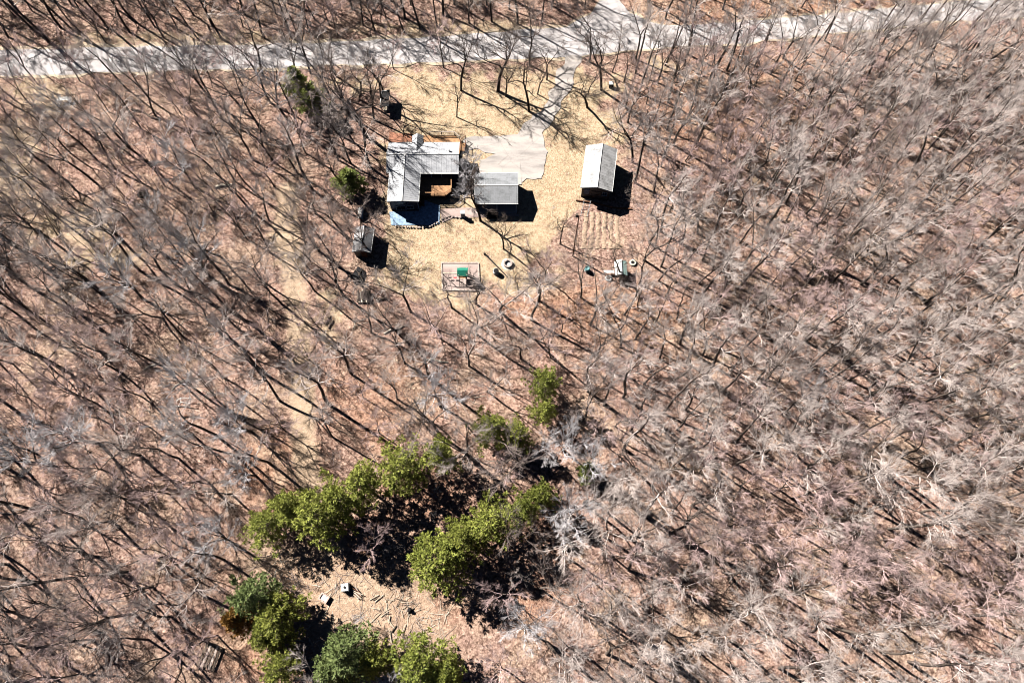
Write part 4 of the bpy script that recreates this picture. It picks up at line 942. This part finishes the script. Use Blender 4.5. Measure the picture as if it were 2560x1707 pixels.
# antenna mast
bx, by = g(1432, 640); ax, ay = g(1447.5, 540, 12.2)
am = thing('antenna_mast', 'tall thin mast with a ladder-like antenna near the garden rows', 'antenna', (bx, by, 0))
tp = Vector((ax - bx, ay - by, 12.2))
MB().tube([(0, 0, 0), tp * 0.5, tp], [0.13, 0.11, 0.08], 7).build('pole', M['brown'], am)
yg = MB(); d1 = (gv(1458, 500, 12) - gv(1449, 540, 12)); pr_ = Vector((0.95, -0.15, 0))
c0 = tp + Vector((0.25, 0.05, -0.1))
yg.bar(c0, c0 + d1, 0.07); yg.build('boom', M['steel'], am)
y2 = MB(); y2.bar(c0 + pr_, c0 + pr_ + d1, 0.07); y2.build('boom', M['steel'], am)
for k in range(6): MB().bar(c0 + d1 * k / 5 - pr_ * 0.15 + Vector((0, 0, .03)), c0 + d1 * k / 5 + pr_ * 1.15 + Vector((0, 0, .03)), 0.06).build('element', M['black'], am)
MB().box(tp + Vector((-0.3, 0.05, 0.1)), (0.4, 0.35, 0.6)).build('junction_box', M['log'], am)
for q in ((1405, 600), (1462, 640)):
    e = gv(*q) - Vector((bx, by, 0)); MB().tube([tp * 0.8, e], 0.012, 4).build('guy_wire', M['steel'], am)

# garden rows
for k in range(6):
    a, b_ = gv(1466 + 15 * k, 528 + 2 * k), gv(1459 + 17 * k, 622); mb = MB(); rows = []
    for t in np.linspace(0, 1, 22):
        c_ = a.lerp(b_, float(t)); hgt = 0.11 + R_.uniform(-.07, .05); wv_ = R_.uniform(-.14, .14)
        rows.append([(c_.x - 0.36 + wv_, c_.y, 0.03), (c_.x - 0.12 + wv_, c_.y, hgt), (c_.x + 0.14 + wv_, c_.y, hgt), (c_.x + 0.38 + wv_, c_.y, 0.03)])
    mb.add([p for r in rows for p in r], [(i * 4 + j, i * 4 + j + 1, (i + 1) * 4 + j + 1, (i + 1) * 4 + j) for i in range(21) for j in range(3)])
    tag(mb.build('garden_row', M['soil'] if 'soil' in M else M.setdefault('soil', mat('garden_soil', (0.36, 0.26, 0.19), 0.95, 0.45, 5, bmp=0.06))), kind='structure')
eg = thing('garden_edging', 'low brown timber edging along the top of the garden rows', 'timber edging', g(1440, 502))
o0 = gv(1440, 502); pth = [gv(1440, 502), gv(1480, 507), (gv(1530, 520)), gv(1580, 524)]
for a, b_ in zip(pth[:-1], pth[1:]): MB().bar(a - o0 + Vector((0, 0, .14)), b_ - o0 + Vector((0, 0, .14)), 0.16, 0.26).build('timber', M['brown'], eg)

# coop on legs with things about it
co = thing('chicken_coop', 'small coop on legs with grey and mint roof at the wood edge', 'coop', g(1549, 698))
gwall(MB(), -0.75, 0.75, -0.9, 1.1, 1.0, 1.5).build('cabin', M['char'], co); co.children[0].location = (0, 0.8, 0.75)
r_ = thing_r = None
slope(-0.98, 1.8, 0, 2.35, -0.2, 2.35, 0, 0.3).build('roof_slope', M['white'], co); slope(0.98, 1.8, 0, 2.35, -0.2, 2.35, 0, 0.3).build('roof_slope', M['mint'], co)
MB().bar((0, -0.22, 2.38), (0, 2.37, 2.38), 0.2, 0.05).build('ridge_cap', M['pale'], co)
for sx in (-0.68, 0.68):
    for sy in (0.0, 1.8): MB().box((sx, sy, 0.45), (0.09, 0.09, 0.9)).build('leg', M['greywood'], co)
MB().box((0, -0.13, 1.3), (0.5, 0.05, 0.5)).build('door', M['brown'], co)
rp = MB().bar((0, -0.2, 0.85), (0.25, -1.2, 0.1), 0.35, 0.04); rp.build('ramp', M['palewood'], co)
tb = thing('board_table', 'white board table left of the small coop', 'table', g(1521, 684))
MB().box((0, 0, 0.72), (1.7, 0.5, 0.06)).build('table_top', M['white'], tb)
for sx in (-0.7, 0.7):
    for sy in (-0.18, 0.18): MB().box((sx, sy, 0.35), (0.07, 0.07, 0.68)).build('leg', M['greywood'], tb)
for (q, lab, mm) in (((1582, 658), 'pale ringed tyre planter upper right of the coop', 'palestone'), ((1521, 697), 'dark tyre lying below the white board table', 'steel')):
    ty = thing('tyre', lab, 'tyre', (*g(*q), 0.08), 0, 'old tyres by the coop')
    MB().lathe([(0.3, 0.05), (0.32, 0.0), (0.52, 0.0), (0.58, 0.1), (0.52, 0.24), (0.34, 0.24), (0.3, 0.18)], n=18).build('tread', M[mm], ty, smooth=True); MB().lathe([(0, 0.12), (0.3, 0.1)], n=12).build('filling', M['black'], ty)
brl = thing('water_barrel', 'blue-green barrel under the brushy trees left of the coop', 'barrel', g(1467, 677))
MB().lathe([(0, 0), (0.36, 0), (0.44, 0.3), (0.46, 0.5), (0.44, 0.8), (0.38, 1.0), (0.3, 1.0), (0.3, 0.9), (0, 0.9)], n=16).build('body', M['teal'], brl, smooth=True); MB().lathe([(0.465, 0.28), (0.485, 0.31), (0.465, 0.34)], n=16).lathe([(0.465, 0.66), (0.485, 0.69), (0.465, 0.72)], n=16).build('hoop', M['pale'], brl)
wb_ = thing('wire_gate', 'low wooden rail gate right of the coop', 'gate', g(1611, 704))
for s in (0, 1): MB().bar((0, -0.0, 0.4 + 0.45 * s), (2.3, -1.3, 0.4 + 0.45 * s), 0.06, 0.08).build('rail', M['greywood'], wb_)
for s in (0, 0.5, 1): MB().box((2.3 * s, -1.3 * s, 0.5), (0.09, 0.09, 1.0)).build('post', M['greywood'], wb_)

# bin by the driveway, table by the road
bn = thing('bin', 'black bin with pale lid on the grass right of the driveway', 'bin', g(1527, 218))
MB().box((0, 0, 0.5), (0.75, 0.7, 0.95)).build('body', M['black'], bn, 0.05); MB().box((0, 0.03, 1.0), (0.8, 0.74, 0.08)).build('lid', M['pale'], bn, 0.02)
for s in (-0.3, 0.3): MB().tube([(s, 0.36, 0.12), (s, 0.46, 0.12)], 0.12, 8).build('wheel', M['rubber'], bn)
wt = thing('bench_table', 'white slatted table on the sandy verge below the road', 'table', g(164, 254), 0.06)
slm = MB().box((0, 0, 0), (2.0, 0.17, 0.04)).mesh('slat', M['white'])
for k in range(4): o = link('slat', slm, wt); o.location = (0, -0.3 + 0.2 * k, 0.74)
for sx in (-0.8, 0.8): MB().bar((sx, -0.35, 0), (sx, 0.1, 0.72), 0.07).bar((sx, 0.35, 0), (sx, -0.1, 0.72), 0.07).build('trestle', M['pale'], wt)
wf = thing('metal_frame', 'bent white metal tube frame lying in the left woods', 'frame', g(455, 1012))
o0 = gv(455, 1012)
def fp(px, py, z): return gv(px, py, z) - o0
MB().tube([fp(452, 994, 1.0), fp(477, 995, 1.0), fp(475, 1008, 1.0), fp(452, 1005, 1.0), fp(452, 994, 1.0)], 0.05, 6).build('top_loop', M['white'], wf)
MB().tube([fp(428, 1005, 0.3), fp(432, 1016, 0.15), fp(460, 1015, 0.2), fp(475, 1017, 0.3)], 0.05, 6).build('base_rail', M['white'], wf)
for a, b_ in (((452, 1005), (446, 1015)), ((475, 1008), (475, 1017)), ((452, 994), (440, 1003)), ((464, 1006), (462, 1015))): MB().tube([fp(*a, 1.0), fp(*b_, 0.15)], 0.045, 6).build('leg', M['white'], wf)

# sandy clearing: white tote, junk heap, brick box, sawn logs
tt = thing('tote_box', 'white boxy container standing in the sandy clearing', 'container', g(866, 1468), 0.12)
MB().box((0, 0, 0.62), (1.0, 1.0, 1.0)).build('body', M['white'], tt, 0.05); MB().box((0, 0, 0.06), (1.05, 1.05, 0.12)).build('pallet_base', M['greywood'], tt)
cg = MB()
for s in (-0.5, 0, 0.5): cg.bar((s, -0.53, 0.12), (s, -0.53, 1.12), 0.03).bar((s, 0.53, 0.12), (s, 0.53, 1.12), 0.03).bar((-0.53, s, 0.12), (-0.53, s, 1.12), 0.03).bar((0.53, s, 0.12), (0.53, s, 1.12), 0.03).bar((s, -0.53, 1.14), (s, 0.53, 1.14), 0.03)
cg.build('cage', M['steel'], tt); MB().lathe([(0.16, 1.12), (0.16, 1.2), (0, 1.2)], n=12).build('cap', M['black'], tt)
jk = thing('lumber_heap', 'small heap of broken boards beside the white container', 'heap', g(893, 1483), -0.6)
for k in range(9): MB().box((R_.uniform(-.4, .4), -0.4 + 0.1 * k, 0.3 + 0.05 * (k % 4)), (R_.uniform(0.9, 1.5), 0.09, 0.14), R_.uniform(-.25, .25)).build('board', M[('palewood', 'brown', 'greywood')[k % 3]], jk)
bb = thing('brick_bin', 'low pinkish brick box at the left of the clearing', 'bin', g(812, 1494), -0.5)
M['brick'] = mat('pale_brick', (0.55, 0.38, 0.33), 0.9, 0.25, 4); bkm = MB().box((0, 0, 0), (0.42, 0.2, 0.17)).mesh('brick', M['brick'], 0.015)
for lay in range(3):
    for k in range(3):
        for s in (-1, 1):
            o = link('brick', bkm, bb); o.location = (-0.45 + 0.45 * k + 0.05 * (lay % 2), s * 0.42, 0.12 + 0.18 * lay)
            if k < 2: o = link('brick', bkm, bb); o.location = (s * 0.58, -0.2 + 0.42 * k, 0.12 + 0.18 * lay); o.rotation_euler = (0, 0, math.pi / 2)
MB().box((0, 0, 0.4), (1.1, 0.75, 0.06)).build('lid', M['pale'], bb)
lg = random.Random(4)
LOGS = []
for k in range(26):
    q = (lg.uniform(935, 1075), lg.uniform(1488, 1600)); pl_ = k % 3 != 0
    LOGS.append((math.hypot(q[0] - 1024, q[1] - 1524), q, pl_, lg.uniform(0, 3.1), lg.uniform(0.5, 1.7), lg.uniform(0.035, 0.085)))
LOGS.sort(); cnt = {True: 0, False: 0}
for _, q, pl_, a, L, r0 in LOGS:
    o = tag(MB().tube([(-L / 2, 0, r0 + 0.04), (0, 0.03, r0 + 0.06), (L / 2, 0, r0 + 0.03)], [r0, r0 * 0.95, r0 * 0.85], 7).build('cut_log', M['palewood' if pl_ else 'log']),
            f"{'pale split' if pl_ else 'dark barked'} log in the clearing, {(ORD + ['seventeenth nearest', 'eighteenth nearest'])[cnt[pl_]]} to the blackened stump", 'log', 'sawn logs strewn over the sandy clearing'); cnt[pl_] += 1
    o.location = (*g(*q), 0.03); o.rotation_euler = (0, 0, a)
dp = thing('dark_stump', 'blackened stump with a split in the sandy clearing', 'stump', g(1024, 1524))
MB().tube([(0, 0, 0), (0.02, 0, 0.35), (0.0, 0.02, 0.7)], [0.34, 0.26, 0.22], 9).build('stump_wood', M['black'], dp)
for a in (0.3, 2.2, 4.4): MB().tube([(0.2 * math.cos(a), 0.2 * math.sin(a), 0.15), (0.7 * math.cos(a), 0.7 * math.sin(a), 0.04)], [0.12, 0.05], 6).build('root', M['log'], dp)
# stacked planks lower left
sp = thing('plank_stack', 'frame of weathered planks stacked on bearers in the lower left woods', 'planks', g(527, 1640), -0.3)
for s in (-1.1, 1.1): MB().box((0, s, 0.15), (2.6, 0.2, 0.22)).build('bearer', M['log'], sp)
for k in range(5): MB().box((-1.0 + 0.5 * k, R_.uniform(-.15, .15), 0.32), (0.3, 3.0, 0.1), R_.uniform(-.05, .05)).build('plank', M['greywood' if k % 2 else 'log'], sp)
# firewood left of the lawn
fs = thing('firewood_stack', 'row of pale split trunks standing dark behind the small left shed', 'wood stack', g(910, 745))
for k in range(6): MB().tube([(-0.95 + 0.38 * k, -0.9, 0.3), (-0.93 + 0.36 * k, 1.1 + R_.uniform(-.3, .3), 0.34 + R_.uniform(0, .15))], [0.17, 0.15], 8).build('trunk_piece', M['dead' if k in (1, 2, 4) else 'log'], fs)
for k in range(3): MB().tube([(-0.8 + 0.7 * k, -0.6, 0.62), (-0.9 + 0.7 * k, 0.9, 0.66)], 0.15, 8).build('trunk_piece', M['log'], fs)
th_ = thing('tarped_heap', 'dark tarp covered heap between the small shed and the wood stack', 'heap', g(898, 690))
bm = bmesh.new(); bmesh.ops.create_icosphere(bm, subdivisions=3, radius=1.0)
for v in bm.verts:
    n_ = 1 + 0.25 * math.sin(5 * v.co.x + 3 * v.co.y) * math.cos(4 * v.co.z); v.co = Vector((v.co.x * 1.0 * n_, v.co.y * 1.5 * n_, max(-0.02, v.co.z) * 0.55 * n_))
me = bpy.data.meshes.new('tarp'); bm.to_mesh(me); bm.free(); me.materials.append(M['black']); link('tarp', me, th_)
MB().tube([(-0.7, -1.1, 0.3), (0.2, 0.2, 0.6), (0.6, 1.2, 0.35)], 0.07, 6).tube([(0.7, -0.9, 0.3), (0.1, 0.1, 0.62), (-0.6, 1.0, 0.35)], 0.06, 6).build('weight_pole', M['log'], th_)
for (a, b_, r0, lab, mm) in (((940, 752), (968, 745), 0.22, 'short dark log lying right of the wood stack', 'log'), ((455, 1043), (492, 1038), 0.16, 'straight brown log lying below the white metal frame', 'brown'),
                             ((815, 812), (828, 789), 0.15, 'left one of two dark logs beside the path', 'log'), ((822, 822), (834, 801), 0.15, 'right one of two dark logs beside the path', 'log'),
                             ((330, 275), (400, 300), 0.2, 'dark fallen trunk in the upper left woods', 'log'), ((540, 470), (585, 462), 0.25, 'thick fallen trunk in the woods left of the house', 'dead'),
                             ((360, 925), (398, 905), 0.11, 'bleached broken limb above the white metal frame', 'dead'), ((430, 975), (462, 948), 0.1, 'thin bleached limb just above the white metal frame', 'dead'),
                             ((1065, 900), (1120, 905), 0.14, 'pale fallen limb left of the bleached dead tree', 'dead'), ((960, 835), (1010, 815), 0.14, 'pale curved limb on the litter below the play area', 'dead'),
                             ((745, 545), (770, 625), 0.09, 'slender pole lying along the path edge', 'log'), ((2520, 925), (2575, 900), 0.22, 'white barked fallen trunk at the right edge', 'dead')):
    A, B_ = gv(*a), gv(*b_); d_ = B_ - A; pe = Vector((-d_.y, d_.x, 0)) * 0.06
    o = thing('fallen_log', lab, 'log', A)
    MB().tube([(0, 0, r0), d_ * 0.35 + pe + Vector((0, 0, r0)), d_ * 0.7 - pe * 0.5 + Vector((0, 0, r0)), d_ + Vector((0, 0, r0 * 0.8))], [r0, r0 * 0.9, r0 * 0.75, r0 * 0.5], 8).build('stem', M[mm], o)
    MB().tube([d_ * 0.6 + Vector((0, 0, r0)), d_ * 0.75 + pe * 4 + Vector((0, 0, r0 + 0.2))], [r0 * 0.5, r0 * 0.2], 5).build('side_branch', M[mm], o)
for (q, rr, lab) in (((357, 485), 1.3, 'dark upturned root plate in the upper left woods'), ((2228, 88), 1.8, 'black brush heap at the road edge on the upper right'), ((1905, 1000), 1.2, 'dark brush heap in the middle of the right woods')):
    o = thing('brush_heap', lab, 'brush heap', g(*q)); mb = MB(); rb = random.Random(int(q[0]))
    for k in range(70):
        a = rb.uniform(0, 6.28); c_ = Vector((rb.gauss(0, .3) * rr, rb.gauss(0, .4) * rr, 0.15 + abs(rb.gauss(0, .35)))); e_ = Vector((math.cos(a), math.sin(a), rb.uniform(-.1, .6))) * rr * rb.uniform(.3, .8)
        mb.tube([c_ - e_ * .5, c_ + e_ * .5], [0.06, 0.025], 4)
    mb.build('branches', M['log'], o)
    MB().lathe([(rr * .75, 0), (rr * .6, .35), (rr * .3, .6), (0, .7)], n=9).build('core', M['black'], o)
